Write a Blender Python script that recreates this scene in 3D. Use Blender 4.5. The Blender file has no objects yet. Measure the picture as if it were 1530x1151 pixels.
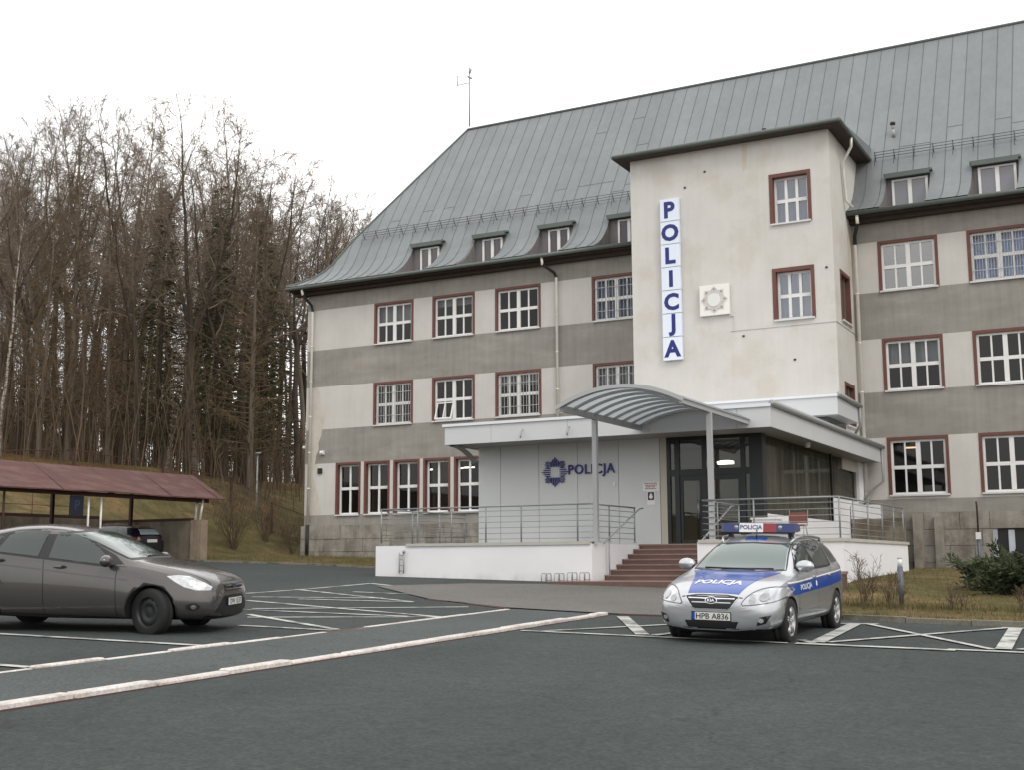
import bpy, bmesh, math, random
from mathutils import Vector, Matrix, geometry
from mathutils.bvhtree import BVHTree
R = math.radians
rnd = random.Random(7)
scene = bpy.context.scene
COL = scene.collection

# ------------------------------------------------------------------ colours
def lin(c):
    c /= 255.0
    return c/12.92 if c <= .04045 else ((c+.055)/1.055)**2.4
def C(r, g, b, k=1.0):
    return (lin(r)*k, lin(g)*k, lin(b)*k, 1.0)

def M(name, col, rough=.6, metal=0, var=.0, vs=2.0, stretch=(1, 1, 1), bump=0, bs=40, spec=.5, coat=0, fine=0, fs=30,
      streak=0, blot=None, blots=.5, emit=0, trans=0, dirt=None, patchy=0, panel=None):
    m = bpy.data.materials.new(name); m.use_nodes = True
    nt = m.node_tree; N = nt.nodes; L = nt.links
    b = N['Principled BSDF']
    b.inputs['Roughness'].default_value = rough
    b.inputs['Metallic'].default_value = metal
    b.inputs['Specular IOR Level'].default_value = spec
    b.inputs['Coat Weight'].default_value = coat
    b.inputs['Coat Roughness'].default_value = .04
    b.inputs['Base Color'].default_value = col
    if emit:
        b.inputs['Emission Color'].default_value = col
        b.inputs['Emission Strength'].default_value = emit
    tc = N.new('ShaderNodeTexCoord')
    cur = None
    def noise(scale, detail, st=(1, 1, 1), rough=.6):
        mp = N.new('ShaderNodeMapping'); mp.inputs['Scale'].default_value = st
        L.new(tc.outputs['Object'], mp.inputs['Vector'])
        n = N.new('ShaderNodeTexNoise'); n.inputs['Scale'].default_value = scale
        n.inputs['Detail'].default_value = detail; n.inputs['Roughness'].default_value = rough
        L.new(mp.outputs['Vector'], n.inputs['Vector'])
        return n.outputs['Fac']
    def mul(prev, fac, amt):
        mr = N.new('ShaderNodeMapRange')
        mr.inputs['From Min'].default_value = .3; mr.inputs['From Max'].default_value = .7
        mr.inputs['To Min'].default_value = 1-amt; mr.inputs['To Max'].default_value = 1+amt
        L.new(fac, mr.inputs['Value'])
        mx = N.new('ShaderNodeMix'); mx.data_type = 'RGBA'; mx.blend_type = 'MULTIPLY'
        mx.inputs[0].default_value = 1
        if prev is None: mx.inputs[6].default_value = col
        else: L.new(prev, mx.inputs[6])
        L.new(mr.outputs[0], mx.inputs[7])
        return mx.outputs[2]
    if blot is not None:
        mr = N.new('ShaderNodeMapRange'); mr.inputs['From Min'].default_value = .48; mr.inputs['From Max'].default_value = .62
        L.new(noise(blots, 5, stretch), mr.inputs['Value'])
        mx = N.new('ShaderNodeMix'); mx.data_type = 'RGBA'
        mx.inputs[6].default_value = col; mx.inputs[7].default_value = blot
        L.new(mr.outputs[0], mx.inputs[0]); cur = mx.outputs[2]
    if var: cur = mul(cur, noise(vs, 6, stretch), var)
    if streak: cur = mul(cur, noise(3.0, 4, (1.6, 1.6, .12)), streak)
    if fine: cur = mul(cur, noise(fs, 3), fine)
    if panel:
        sp = N.new('ShaderNodeSeparateXYZ'); L.new(tc.outputs['Object'], sp.inputs[0])
        a = N.new('ShaderNodeMath'); a.operation = 'ADD'; a.inputs[1].default_value = panel[1]; L.new(sp.outputs['X'], a.inputs[0])
        d2 = N.new('ShaderNodeMath'); d2.operation = 'DIVIDE'; d2.inputs[1].default_value = panel[0]; L.new(a.outputs[0], d2.inputs[0])
        f2 = N.new('ShaderNodeMath'); f2.operation = 'FLOOR'; L.new(d2.outputs[0], f2.inputs[0])
        wn = N.new('ShaderNodeTexWhiteNoise'); wn.noise_dimensions = '1D'; L.new(f2.outputs[0], wn.inputs['W'])
        cur = mul(cur, wn.outputs['Value'], panel[2])
    if dirt:
        zl, zh, dc = dirt
        sp = N.new('ShaderNodeSeparateXYZ'); L.new(tc.outputs['Object'], sp.inputs[0])
        a = N.new('ShaderNodeMapRange'); a.inputs['From Min'].default_value = zh; a.inputs['From Max'].default_value = zl; L.new(sp.outputs['Z'], a.inputs['Value'])
        c2 = N.new('ShaderNodeMapRange'); c2.inputs['From Min'].default_value = .4; c2.inputs['From Max'].default_value = .62; L.new(noise(2.6, 7, (1, 1, .5)), c2.inputs['Value'])
        mm = N.new('ShaderNodeMath'); mm.operation = 'MULTIPLY'; L.new(a.outputs[0], mm.inputs[0]); L.new(c2.outputs[0], mm.inputs[1])
        mx = N.new('ShaderNodeMix'); mx.data_type = 'RGBA'; L.new(mm.outputs[0], mx.inputs[0])
        if cur is None: mx.inputs[6].default_value = col
        else: L.new(cur, mx.inputs[6])
        mx.inputs[7].default_value = dc; cur = mx.outputs[2]
    if patchy:
        cur = mul(cur, noise(.16, 3, (1, .35, 1)), patchy); cur = mul(cur, noise(7, 5), patchy*.8)
        vo = N.new('ShaderNodeTexVoronoi'); vo.feature = 'DISTANCE_TO_EDGE'; vo.inputs['Scale'].default_value = .22
        wp = N.new('ShaderNodeMixRGB') if False else None
        nn = N.new('ShaderNodeTexNoise'); nn.inputs['Scale'].default_value = 1.3; nn.inputs['Detail'].default_value = 6; L.new(tc.outputs['Object'], nn.inputs['Vector'])
        va = N.new('ShaderNodeVectorMath'); va.operation = 'MULTIPLY_ADD'; L.new(nn.outputs['Color'], va.inputs[0]); va.inputs[1].default_value = (1.6, 1.6, 0); L.new(tc.outputs['Object'], va.inputs[2])
        L.new(va.outputs[0], vo.inputs['Vector'])
        cr = N.new('ShaderNodeMapRange'); cr.inputs['From Min'].default_value = 0; cr.inputs['From Max'].default_value = .006; cr.inputs['To Min'].default_value = .72; cr.inputs['To Max'].default_value = 1; L.new(vo.outputs['Distance'], cr.inputs['Value'])
        mx = N.new('ShaderNodeMix'); mx.data_type = 'RGBA'; mx.blend_type = 'MULTIPLY'; mx.inputs[0].default_value = 1; L.new(cur, mx.inputs[6]); L.new(cr.outputs[0], mx.inputs[7]); cur = mx.outputs[2]
    if cur is not None: L.new(cur, b.inputs['Base Color'])
    if bump:
        bn = N.new('ShaderNodeBump'); bn.inputs['Strength'].default_value = bump; bn.inputs['Distance'].default_value = .02
        L.new(noise(bs, 4), bn.inputs['Height']); L.new(bn.outputs['Normal'], b.inputs['Normal'])
    m['bsdf'] = 1
    return m

def glass(name, tint, opac, ior=1.6, rough=.02, refl=.85):
    """window glass: tinted see-through plus a Fresnel reflection"""
    m = bpy.data.materials.new(name); m.use_nodes = True
    nt = m.node_tree; N = nt.nodes; L = nt.links; N.clear()
    out = N.new('ShaderNodeOutputMaterial'); t = N.new('ShaderNodeBsdfTransparent'); t.inputs[0].default_value = tint
    d = N.new('ShaderNodeBsdfDiffuse'); d.inputs[0].default_value = (.02, .022, .024, 1)
    g = N.new('ShaderNodeBsdfGlossy'); g.inputs['Roughness'].default_value = rough; g.inputs[0].default_value = (1, 1, 1, 1)
    lw = N.new('ShaderNodeLayerWeight'); pw = N.new('ShaderNodeMath'); pw.operation = 'POWER'; pw.inputs[1].default_value = 5; L.new(lw.outputs['Facing'], pw.inputs[0])
    r0 = ((ior-1)/(ior+1))**2*1.8
    fr = N.new('ShaderNodeMath'); fr.operation = 'MULTIPLY_ADD'; fr.inputs[1].default_value = (1-r0)*refl; fr.inputs[2].default_value = r0; L.new(pw.outputs[0], fr.inputs[0])
    m1 = N.new('ShaderNodeMixShader'); m1.inputs[0].default_value = opac
    L.new(t.outputs[0], m1.inputs[1]); L.new(d.outputs[0], m1.inputs[2])
    m2 = N.new('ShaderNodeMixShader'); L.new(fr.outputs[0], m2.inputs[0]); L.new(m1.outputs[0], m2.inputs[1]); L.new(g.outputs[0], m2.inputs[2])
    L.new(m2.outputs[0], out.inputs[0])
    return m

# ------------------------------------------------------------------ mesh builder
class MB:
    def __init__(s): s.v = []; s.f = []; s.m = []; s.sm = []
    def add(s, vs, fs, mi=0, smooth=False):
        o = len(s.v); s.v += [tuple(v) for v in vs]
        for f in fs:
            s.f.append([i+o for i in f]); s.m.append(mi); s.sm.append(smooth)
        return s
    def box(s, x0, x1, y0, y1, z0, z1, mi=0):
        v = [(x0, y0, z0), (x1, y0, z0), (x1, y1, z0), (x0, y1, z0), (x0, y0, z1), (x1, y0, z1), (x1, y1, z1), (x0, y1, z1)]
        return s.add(v, [(3, 2, 1, 0), (4, 5, 6, 7), (0, 1, 5, 4), (1, 2, 6, 5), (2, 3, 7, 6), (3, 0, 4, 7)], mi)
    def quad(s, a, b, c, d, mi=0): return s.add([a, b, c, d], [(0, 1, 2, 3)], mi)
    def tube(s, pts, r, n=8, mi=0, smooth=True, caps=True):
        P = [Vector(p) for p in pts]; k = len(P)
        rs = r if isinstance(r, (list, tuple)) else [r]*k
        vs = []; prev = None
        for i, p in enumerate(P):
            d = (P[min(i+1, k-1)]-P[max(i-1, 0)])
            d = d.normalized() if d.length > 1e-9 else Vector((0, 0, 1))
            if prev is None:
                a = d.cross(Vector((0, 0, 1)))
                if a.length < .05: a = d.cross(Vector((1, 0, 0)))
            else:
                a = prev-d*prev.dot(d)
                if a.length < 1e-6: a = d.orthogonal()
            a.normalize(); prev = a; b = d.cross(a)
            for j in range(n):
                t = 2*math.pi*j/n
                vs.append(p+(a*math.cos(t)+b*math.sin(t))*rs[i])
        fs = [(i*n+j, i*n+(j+1) % n, (i+1)*n+(j+1) % n, (i+1)*n+j) for i in range(k-1) for j in range(n)]
        if caps: fs += [tuple(range(n-1, -1, -1)), tuple((k-1)*n+j for j in range(n))]
        return s.add(vs, fs, mi, smooth)
    def prism(s, poly, z0, z1, mi=0, mtop=None):
        n = len(poly); vs = [(x, y, z0) for x, y in poly]+[(x, y, z1) for x, y in poly]
        s.add(vs, [(i, (i+1) % n, n+(i+1) % n, n+i) for i in range(n)]+[tuple(range(n-1, -1, -1))], mi)
        s.add([(x, y, z1) for x, y in poly], [tuple(range(n))], mi if mtop is None else mtop)
        return s
    def lathe(s, prof, n=24, axis='y', mi=0, c=(0, 0, 0), smooth=True):
        vs = []; k = len(prof)
        for i in range(n):
            t = 2*math.pi*i/n
            for r, h in prof:
                if axis == 'y': vs.append((c[0]+r*math.cos(t), c[1]+h, c[2]+r*math.sin(t)))
                else: vs.append((c[0]+r*math.cos(t), c[1]+r*math.sin(t), c[2]+h))
        fs = [(i*k+j, i*k+j+1, ((i+1) % n)*k+j+1, ((i+1) % n)*k+j) for i in range(n) for j in range(k-1)]
        return s.add(vs, fs, mi, smooth)
    def ball(s, c, r, mi=0, n=10):
        rx, ry, rz = r if isinstance(r, (tuple, list)) else (r, r, r)
        vs = []; fs = []
        for i in range(n+1):
            a = math.pi*i/n
            for j in range(n*2):
                t = math.pi*j/n
                vs.append((c[0]+rx*math.sin(a)*math.cos(t), c[1]+ry*math.sin(a)*math.sin(t), c[2]+rz*math.cos(a)))
        m = n*2
        for i in range(n):
            for j in range(m): fs.append((i*m+j, (i+1)*m+j, (i+1)*m+(j+1) % m, i*m+(j+1) % m))
        return s.add(vs, fs, mi, True)
    def mapv(s, fn, start=0):
        for i in range(start, len(s.v)): s.v[i] = tuple(fn(*s.v[i]))
        return s
    def join(s, o):
        off = len(s.v); s.v += o.v; s.f += [[i+off for i in f] for f in o.f]; s.m += o.m; s.sm += o.sm
        return s

ORG = {}
def build(name, mb, mats, parent=None, local=False, kind=None):
    """link a builder as one mesh object; world coordinates unless local"""
    if not isinstance(mats, (list, tuple)): mats = [mats]
    off = Vector(ORG.get(parent.name, (0, 0, 0))) if (parent is not None and not local) else Vector((0, 0, 0))
    me = bpy.data.meshes.new(name)
    me.from_pydata([Vector(v)-off for v in mb.v], [], mb.f)
    for m in mats: me.materials.append(m)
    me.polygons.foreach_set('material_index', mb.m)
    me.polygons.foreach_set('use_smooth', mb.sm)
    me.validate(); me.update()
    o = bpy.data.objects.new(name, me); COL.objects.link(o)
    if parent is not None:
        o.parent = parent; ORG[o.name] = tuple(off)
    else: ORG[o.name] = (0, 0, 0)
    if kind: o['kind'] = kind
    return o
def tag(o, label, cat=None, group=None, kind=None):
    o['label'] = label
    if cat: o['category'] = cat
    if group: o['group'] = group
    if kind: o['kind'] = kind
    return o
def thing(name, label, cat, loc=(0, 0, 0), group=None):
    o = bpy.data.objects.new(name, None); COL.objects.link(o)
    o.location = loc; o.empty_display_size = .2; ORG[o.name] = tuple(loc)
    return tag(o, label, cat, group)
def copy_tree(o, loc=None, parent=None):
    c = o.copy(); COL.objects.link(c)
    if parent is not None: c.parent = parent
    if loc is not None: c.location = loc
    for ch in list(o.children): copy_tree(ch, None, c)
    return c

def text2d(s, size=1.0, off=0.0, shear=0.0, ext=0.0, align='CENTER', sx=1.0, space=1.0):
    cu = bpy.data.curves.new('lettering', 'FONT'); cu.body = s; cu.size = size; cu.offset = off; cu.shear = shear
    cu.extrude = ext; cu.resolution_u = 3; cu.space_character = space; cu.align_x = align; cu.align_y = 'CENTER'
    o = bpy.data.objects.new('lettering', cu); me = bpy.data.meshes.new_from_object(o)
    vs = [(v.co.x*sx, v.co.y, v.co.z) for v in me.vertices]; fs = [tuple(p.vertices) for p in me.polygons]
    bpy.data.objects.remove(o); bpy.data.meshes.remove(me); bpy.data.curves.remove(cu)
    return vs, fs

# ------------------------------------------------------------------ camera
CAM = Vector((33.5369, -45.8122, -6.1415)); FPX = 1837.6
p_, r_, y_ = .14378, -.004788, -.489228
fw = Vector((math.sin(y_)*math.cos(p_), math.cos(y_)*math.cos(p_), math.sin(p_)))
rt = Vector((math.cos(y_), -math.sin(y_), 0)); up = rt.cross(fw)
rt2 = rt*math.cos(r_)+up*math.sin(r_); up2 = up*math.cos(r_)-rt*math.sin(r_)
cd = bpy.data.cameras.new('camera'); cd.sensor_width = 36; cd.lens = FPX/1530*36; cd.clip_end = 3000; cd.clip_start = .1
cam = bpy.data.objects.new('camera', cd); COL.objects.link(cam)
cam.matrix_world = Matrix(((rt2.x, up2.x, -fw.x, CAM.x), (rt2.y, up2.y, -fw.y, CAM.y), (rt2.z, up2.z, -fw.z, CAM.z), (0, 0, 0, 1)))
scene.camera = cam

# ------------------------------------------------------------------ light
w = bpy.data.worlds.new('World'); scene.world = w; w.use_nodes = True
N = w.node_tree.nodes; L = w.node_tree.links; N.clear()
SUN_EL, SUN_AZ = R(42), R(62)          # azimuth from +X towards -Y
out = N.new('ShaderNodeOutputWorld'); sky = N.new('ShaderNodeTexSky'); sky.sky_type = 'NISHITA'; sky.sun_disc = False
sky.sun_elevation = SUN_EL; sky.sun_rotation = R(90)+SUN_AZ
b1 = N.new('ShaderNodeBackground'); b1.inputs[1].default_value = .1; L.new(sky.outputs[0], b1.inputs[0])
b2 = N.new('ShaderNodeBackground'); b2.inputs[0].default_value = (1, .985, .97, 1); b2.inputs[1].default_value = 1.68
tc = N.new('ShaderNodeTexCoord'); nz = N.new('ShaderNodeTexNoise'); nz.inputs['Scale'].default_value = 2.2; nz.inputs['Detail'].default_value = 5
L.new(tc.outputs['Generated'], nz.inputs['Vector'])
mr = N.new('ShaderNodeMapRange'); mr.inputs['From Min'].default_value = .34; mr.inputs['From Max'].default_value = .5
mr.inputs['To Min'].default_value = .42; mr.inputs['To Max'].default_value = 1
L.new(nz.outputs['Fac'], mr.inputs['Value'])
mx = N.new('ShaderNodeMixShader'); L.new(mr.outputs[0], mx.inputs[0]); L.new(b1.outputs[0], mx.inputs[1]); L.new(b2.outputs[0], mx.inputs[2])
L.new(mx.outputs[0], out.inputs[0])
sd = bpy.data.lights.new('sun', 'SUN'); sd.energy = 1.1; sd.angle = R(16); sd.color = (1, .95, .88)
sun = bpy.data.objects.new('sun', sd); COL.objects.link(sun)
sv = Vector((math.cos(SUN_EL)*math.cos(SUN_AZ), -math.cos(SUN_EL)*math.sin(SUN_AZ), math.sin(SUN_EL)))
SUNV = Vector((.83*math.cos(SUN_EL), -.55*math.cos(SUN_EL), math.sin(SUN_EL)))
sun.rotation_euler = SUNV.to_track_quat('Z', 'Y').to_euler()
sky.sun_rotation = math.atan2(SUNV.x, SUNV.y)
scene.view_settings.view_transform = 'Standard'; scene.view_settings.look = 'None'
scene.view_settings.exposure = 0; scene.view_settings.gamma = 1
scene.render.engine = 'CYCLES'
scene.cycles.max_bounces = 6; scene.cycles.transparent_max_bounces = 12
scene.cycles.use_denoising = True

# ------------------------------------------------------------------ materials
asph = M('asphalt', C(82, 89, 88, .5), .9, var=.12, vs=.5, fine=.32, fs=26, patchy=.2, bump=.35, bs=140, spec=.22)
asph2 = M('walkway asphalt', C(92, 99, 98, .54), .9, var=.12, vs=.6, fine=.4, fs=28, patchy=.1, bump=.3, bs=140, spec=.4)
apronm = M('apron gravel asphalt', C(119, 117, 112, .6), .85, var=.12, vs=.5, fine=.4, fs=30, patchy=.1, bump=.3, bs=120)
paint = M('white road paint', C(205, 206, 200, .72), .7, blot=C(140, 142, 138, .6), blots=2.2, var=.1, vs=3, fine=.22, fs=30)
whitet = M('white terrace wall paint', C(228, 228, 230, .93), .85, var=.04, vs=.6, fine=.03, fs=60, bump=.2, dirt=(-.3, .22, C(176, 170, 162, .8)))
kerbm = M('painted kerb stone', C(212, 206, 201, .85), .8, blot=C(196, 187, 180, .82), blots=2.6, var=.12, vs=4, fine=.2, fs=25, bump=.5, bs=30)
kerbj = M('kerb joint', C(104, 66, 58, .6), .9)
kerbg = M('grey kerb stone', C(150, 145, 132, .6), .9, blot=C(100, 98, 82, .6), blots=2, var=.2, fine=.2, bump=.4)
grass = M('dry grass', C(112, 104, 70, .55), .95, blot=C(134, 112, 80, .6), blots=.5, var=.35, vs=1.2, fine=.3, fs=22, bump=.8, bs=25, spec=.1)
leafl = M('leaf litter', C(112, 88, 58, .5), .95, blot=C(128, 116, 70, .5), blots=.15, var=.3, vs=.8, fine=.3, fs=9, bump=.8, bs=9, spec=.1)
bladem = M('grass blade', C(118, 112, 72, .6), .9, blot=C(148, 134, 98, .6), blots=.8, var=.3, vs=2, spec=.2)
plL = M('pale render', C(203, 200, 195, .9), .9, var=.06, vs=.7, streak=.03, fine=.05, fs=60, bump=.6, bs=45, spec=.2)
plT = M('tower render', C(205, 203, 198, .92), .9, var=.05, vs=.5, streak=.025, fine=.05, fs=60, bump=.3, bs=60, spec=.2, blot=C(200, 195, 187, .9), blots=.6)
plD = M('dark grey render', C(145, 142, 136, .92), .92, var=.11, vs=1.0, stretch=(.5, 1, 1.6), streak=.085, fine=.08, fs=50, bump=.4, bs=50, spec=.2, blot=C(154, 150, 143, .92), blots=.9)
plP = M('bare plaster patch', C(202, 195, 185, .85), .92, var=.12, vs=1.5, fine=.1, bump=.4)
stone = M('plinth stone', C(150, 145, 136, .85), .9, blot=C(130, 123, 113, .8), blots=1.2, var=.2, vs=1.8, streak=.12, fine=.12, fs=30, bump=.7, bs=18)
stonej = M('stone joint', C(80, 74, 66, .55), .95, var=.2)
redp = M('oxblood window paint', C(116, 72, 63, .72), .65, var=.14, vs=2, fine=.1)
white = M('white window paint', C(226, 226, 224, .92), .45, var=.03, vs=2)
sillm = M('sheet sill', C(214, 214, 216, .85), .45, var=.05)
pane = glass('window glass', (.62, .64, .62, 1), .12, 1.3)
paneS = glass('sky facing glass', (.7, .73, .76, 1), .12, 1.95)
dkroom = M('room wall', C(130, 118, 100, .5), .9)
curt = M('net curtain', C(190, 195, 205, .8), .95, streak=.2, var=.1)
curtB = M('blue curtain', C(150, 170, 210, .8), .95, var=.35, vs=3.5, stretch=(1, 1, .6))
lampm = M('ceiling lamp', (1, .93, .8, 1), .5, emit=5)
barm = M('security bar', C(200, 200, 196, .7), .5)
zinc = M('zinc roof', C(142, 147, 149, .7), .52, .25, var=.08, vs=.6, streak=.05, fine=.03, fs=20, bump=.5, bs=1.4, panel=(.58, .25, .035))
zincj = M('zinc seam', C(112, 119, 118, .58), .55, .2)
gutter = M('green gutter', C(112, 122, 116, .6), .5, .2, var=.08)
soffit = M('brown timber soffit', C(86, 70, 60, .45), .8, var=.15, vs=4)
cladm = M('dormer cladding', C(128, 124, 124, .8), .7, var=.12, vs=6, stretch=(8, 1, .2))
pipem = M('zinc downpipe', C(222, 219, 210, .9), .35, .2, var=.08)
iron = M('cast iron and neck shade', C(48, 46, 46, .6), .6, .2)  # iron fittings; also the painted shade on the downpipe necks
panelm = M('pale blue grey panel', C(194, 197, 197, 1.0), .45, var=.025, vs=.6, spec=.5)
panelj = M('panel joint', C(110, 114, 116, .5), .7)
fasciam = M('fascia panel', C(200, 203, 204, .92), .4, var=.025, vs=.6)
soffitA = M('annex soffit', C(168, 168, 166, .75), .6)
capm = M('white metal capping', C(225, 228, 232, .9), .35, .1)
anth = M('anthracite frame', C(46, 50, 52, .6), .4, .2)
glassA = glass('entrance glass', (.72, .75, .7, 1), .1, 1.45)
glassB = glass('side glazing', (.8, .79, .76, 1), .05, 1.2, refl=.1)
blind = M('vertical blind', C(128, 127, 122, .9), .85, var=.3, vs=1.6, stretch=(3, 3, .3))
steel = M('brushed steel', C(165, 168, 170, .8), .35, .7)
steelD = M('grey painted steel', C(164, 167, 168, .8), .45, .12)
whitew = M('white masonry paint', C(228, 228, 230, .93), .85, var=.04, vs=.6, streak=.012, fine=.03, fs=60, bump=.2)
capst = M('concrete coping', C(196, 194, 184, .75), .85, var=.08)
tile = M('terrace paving', C(150, 146, 140, .65), .8, var=.1)
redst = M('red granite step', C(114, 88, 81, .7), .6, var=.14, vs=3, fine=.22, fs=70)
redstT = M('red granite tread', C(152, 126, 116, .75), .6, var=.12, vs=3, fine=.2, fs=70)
poly = M('polycarbonate sheet', C(214, 220, 226, .9), .3, spec=.5)
blue = M('police blue', C(20, 34, 116, .85), .4)
blueL = M('navy lettering', C(34, 42, 118, .9), .5)
signw = M('backlit sign white', C(220, 228, 240, .95), .35)
black = M('black plastic', C(26, 26, 28, .6), .5)
conc = M('raw concrete', C(150, 140, 122, .6), .95, var=.2, vs=1.1, streak=.22, fine=.12, bump=.5, bs=14, blot=C(122, 112, 96, .6), blots=.9)
rust = M('rusty steel', C(86, 50, 42, .55), .8, var=.2, vs=5)
carroof = M('oxide red sheet roof', C(106, 66, 61, .56), .85, var=.14, vs=1.4, blot=C(120, 84, 77, .56), blots=1.3, fine=.14, fs=14)
bark = M('grey brown bark', C(122, 112, 100, .72), .95, var=.3, vs=2, stretch=(3, 3, .4), bump=.6, bs=12, spec=.1)
barkD = M('dark bark', C(88, 79, 70, .6), .95, var=.3, vs=2, stretch=(3, 3, .4), bump=.6, bs=12, spec=.1)
birch = M('birch bark', C(190, 182, 170, .75), .85, blot=C(70, 62, 56, .6), blots=2.4, stretch=(1, 1, 3), var=.15, spec=.1)
twig = M('bare twigs', C(122, 110, 97, .8), .95, var=.25, vs=.3, spec=.1)
twigR = M('reddish brown twigs', C(116, 101, 84, .64), .95, var=.3, vs=.3, spec=.1)
needle = M('spruce needles', C(82, 82, 58, .55), .9, var=.4, vs=.8, spec=.2)
larchm = M('brown larch twigs', C(120, 104, 80, .66), .95, var=.35, vs=.5, spec=.1)
junm = M('juniper needles', C(74, 84, 58, .6), .9, var=.4, vs=2.5, spec=.2)
# ================================================================== GROUND
def sm(t): t = max(0, min(1, t)); return t*t*(3-2*t)
def base(X, Y):
    x = max(-14, min(50, X)); y = max(-62, min(4, Y))
    z = -5.837-.025*x+.023*y
    k = sm((x-8)/5)*sm((30-x)/3)
    return z+.11*math.exp(-((y+16.5)/4.5)**2)*k
def terr(X, Y):
    z = base(X, Y)
    if X > 26.2:                                        # raised lawn
        k = sm((X-26.3)/.5)*sm((Y+24.75)/.25)
        z += k*(.06+.24*max(0, min(1, (Y+24)/14.2))-.22*sm((Y+8)/8))
    toe = -2.0 if Y > -7.55 else -6.55
    d = toe-X
    if d > 0:
        if Y > -7.55: h = 4.2*sm(d/12.5)
        else: h = 1.75*sm(d/.12)+2.4*sm((d-.1)/8)
        q_ = (Y+46)/max(1, 33.5-X); h += (.015+.12*(1-sm((q_-.83)/.32)))*max(0, d-11)*sm((d-11)/6)
        h += .15*math.sin(X*.31+Y*.17)*sm(d/8)+.1*math.sin(X*.7-Y*.53)*sm(d/6)
        z += min(h, 14)
    if Y > 13: z += sm((Y-13)/40)*1.5*sm((30-X)/40)
    return z
ASPH = [(-1.2, -8.2), (.15, -8.9), (5.6, -9.25), (9.3, -10.4), (14.2, -12.4), (14.3, -17.4), (27, -17.4), (27, -19.5), (26.6, -24.72), (80, -24.2), (80, -80), (-7, -80), (-6.52, -40), (-6.52, -7.75), (-1.2, -7.75)]
def inside(poly, x, y):
    c = False; j = len(poly)-1
    for i in range(len(poly)):
        (xi, yi), (xj, yj) = poly[i], poly[j]
        if (yi > y) != (yj > y) and x < (xj-xi)*(y-yi)/(yj-yi)+xi: c = not c
        j = i
    return c
def sheet(poly, step, zf, name, mat, kind='structure', label=None):
    """triangulated sheet with a straight outline that follows the ground"""
    pts = []; edges = []
    for i, a in enumerate(poly):
        b = poly[(i+1) % len(poly)]
        n = max(1, int(math.hypot(b[0]-a[0], b[1]-a[1])/step))
        for k in range(n): pts.append(Vector((a[0]+(b[0]-a[0])*k/n, a[1]+(b[1]-a[1])*k/n)))
    m = len(pts); edges = [(i, (i+1) % m) for i in range(m)]
    x0 = min(p[0] for p in poly); x1 = max(p[0] for p in poly); y0 = min(p[1] for p in poly); y1 = max(p[1] for p in poly)
    x = x0+step*.5
    while x < x1:
        y = y0+step*.5
        while y < y1:
            if inside(poly, x, y): pts.append(Vector((x+.01*math.sin(y*7), y+.01*math.sin(x*5))))
            y += step
        x += step
    r = geometry.delaunay_2d_cdt(pts, edges, [], 1, 1e-4)
    mb = MB(); mb.add([(v.x, v.y, zf(v.x, v.y)) for v in r[0]], [tuple(f) for f in r[2]], 0, True)
    for i, f in enumerate(mb.f):
        a, b, c = (Vector(mb.v[j]) for j in f[:3])
        if (b-a).cross(c-a).z < 0: mb.f[i] = list(reversed(f))
    o = build(name, mb, mat, kind=kind)
    return o

def axis(vals):
    out = []
    for a, b, s in vals:
        n = max(1, round((b-a)/s)); out += [a+(b-a)*i/n for i in range(n)]
    return out+[vals[-1][1]]
xs = axis([(-900, -160, 74), (-160, -60, 5), (-60, -7, 1.0), (-7, -6.4, .15), (-6.4, -1, .6), (-1, 26, 1.5), (26, 27, .2), (27, 40, .6), (40, 80, 5), (80, 900, 82)])
ys = axis([(-900, -80, 82), (-80, -40, 4), (-40, -25.2, 1.2), (-25.2, -24.2, .2), (-24.2, -8, .6), (-8, -7.2, .1), (-7.2, 20, .9), (20, 120, 4), (120, 900, 78)])
mb = MB(); vs = []
for y in ys:
    for x in xs:
        z = terr(x, y)
        if inside(ASPH, x, y): z = base(x, y)-.12
        vs.append((x, y, z))
nx = len(xs); fs = []; mi = []
for j in range(len(ys)-1):
    for i in range(nx-1): fs.append((j*nx+i, j*nx+i+1, (j+1)*nx+i+1, (j+1)*nx+i))
mb.add(vs, fs, 0, True)
for k, f in enumerate(mb.f):
    cx = sum(mb.v[i][0] for i in f)/4; cy = sum(mb.v[i][1] for i in f)/4
    mb.m[k] = 1 if (cx < -11.5 or cy > 16) else 0
build('ground', mb, [grass, leafl], kind='structure')
sheet(ASPH, 1.5, lambda x, y: base(x, y), 'car_park', asph)
sheet([(22.82, -25.65), (24.66, -25.95), (24.66, -46.5), (22.82, -46.5)], 1.0, lambda x, y: base(x, y)+.014, 'walkway', asph2)
sheet([(16.6, -21.0), (20.1, -24.15), (21.3, -24.75), (22.5, -25.4), (24.8, -25.72), (26.55, -25.45), (26.6, -24.0), (26.9, -18.7), (20.05, -18.7), (18.2, -19.3)], .8, lambda x, y: base(x, y)+.02, 'apron', apronm)

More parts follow.
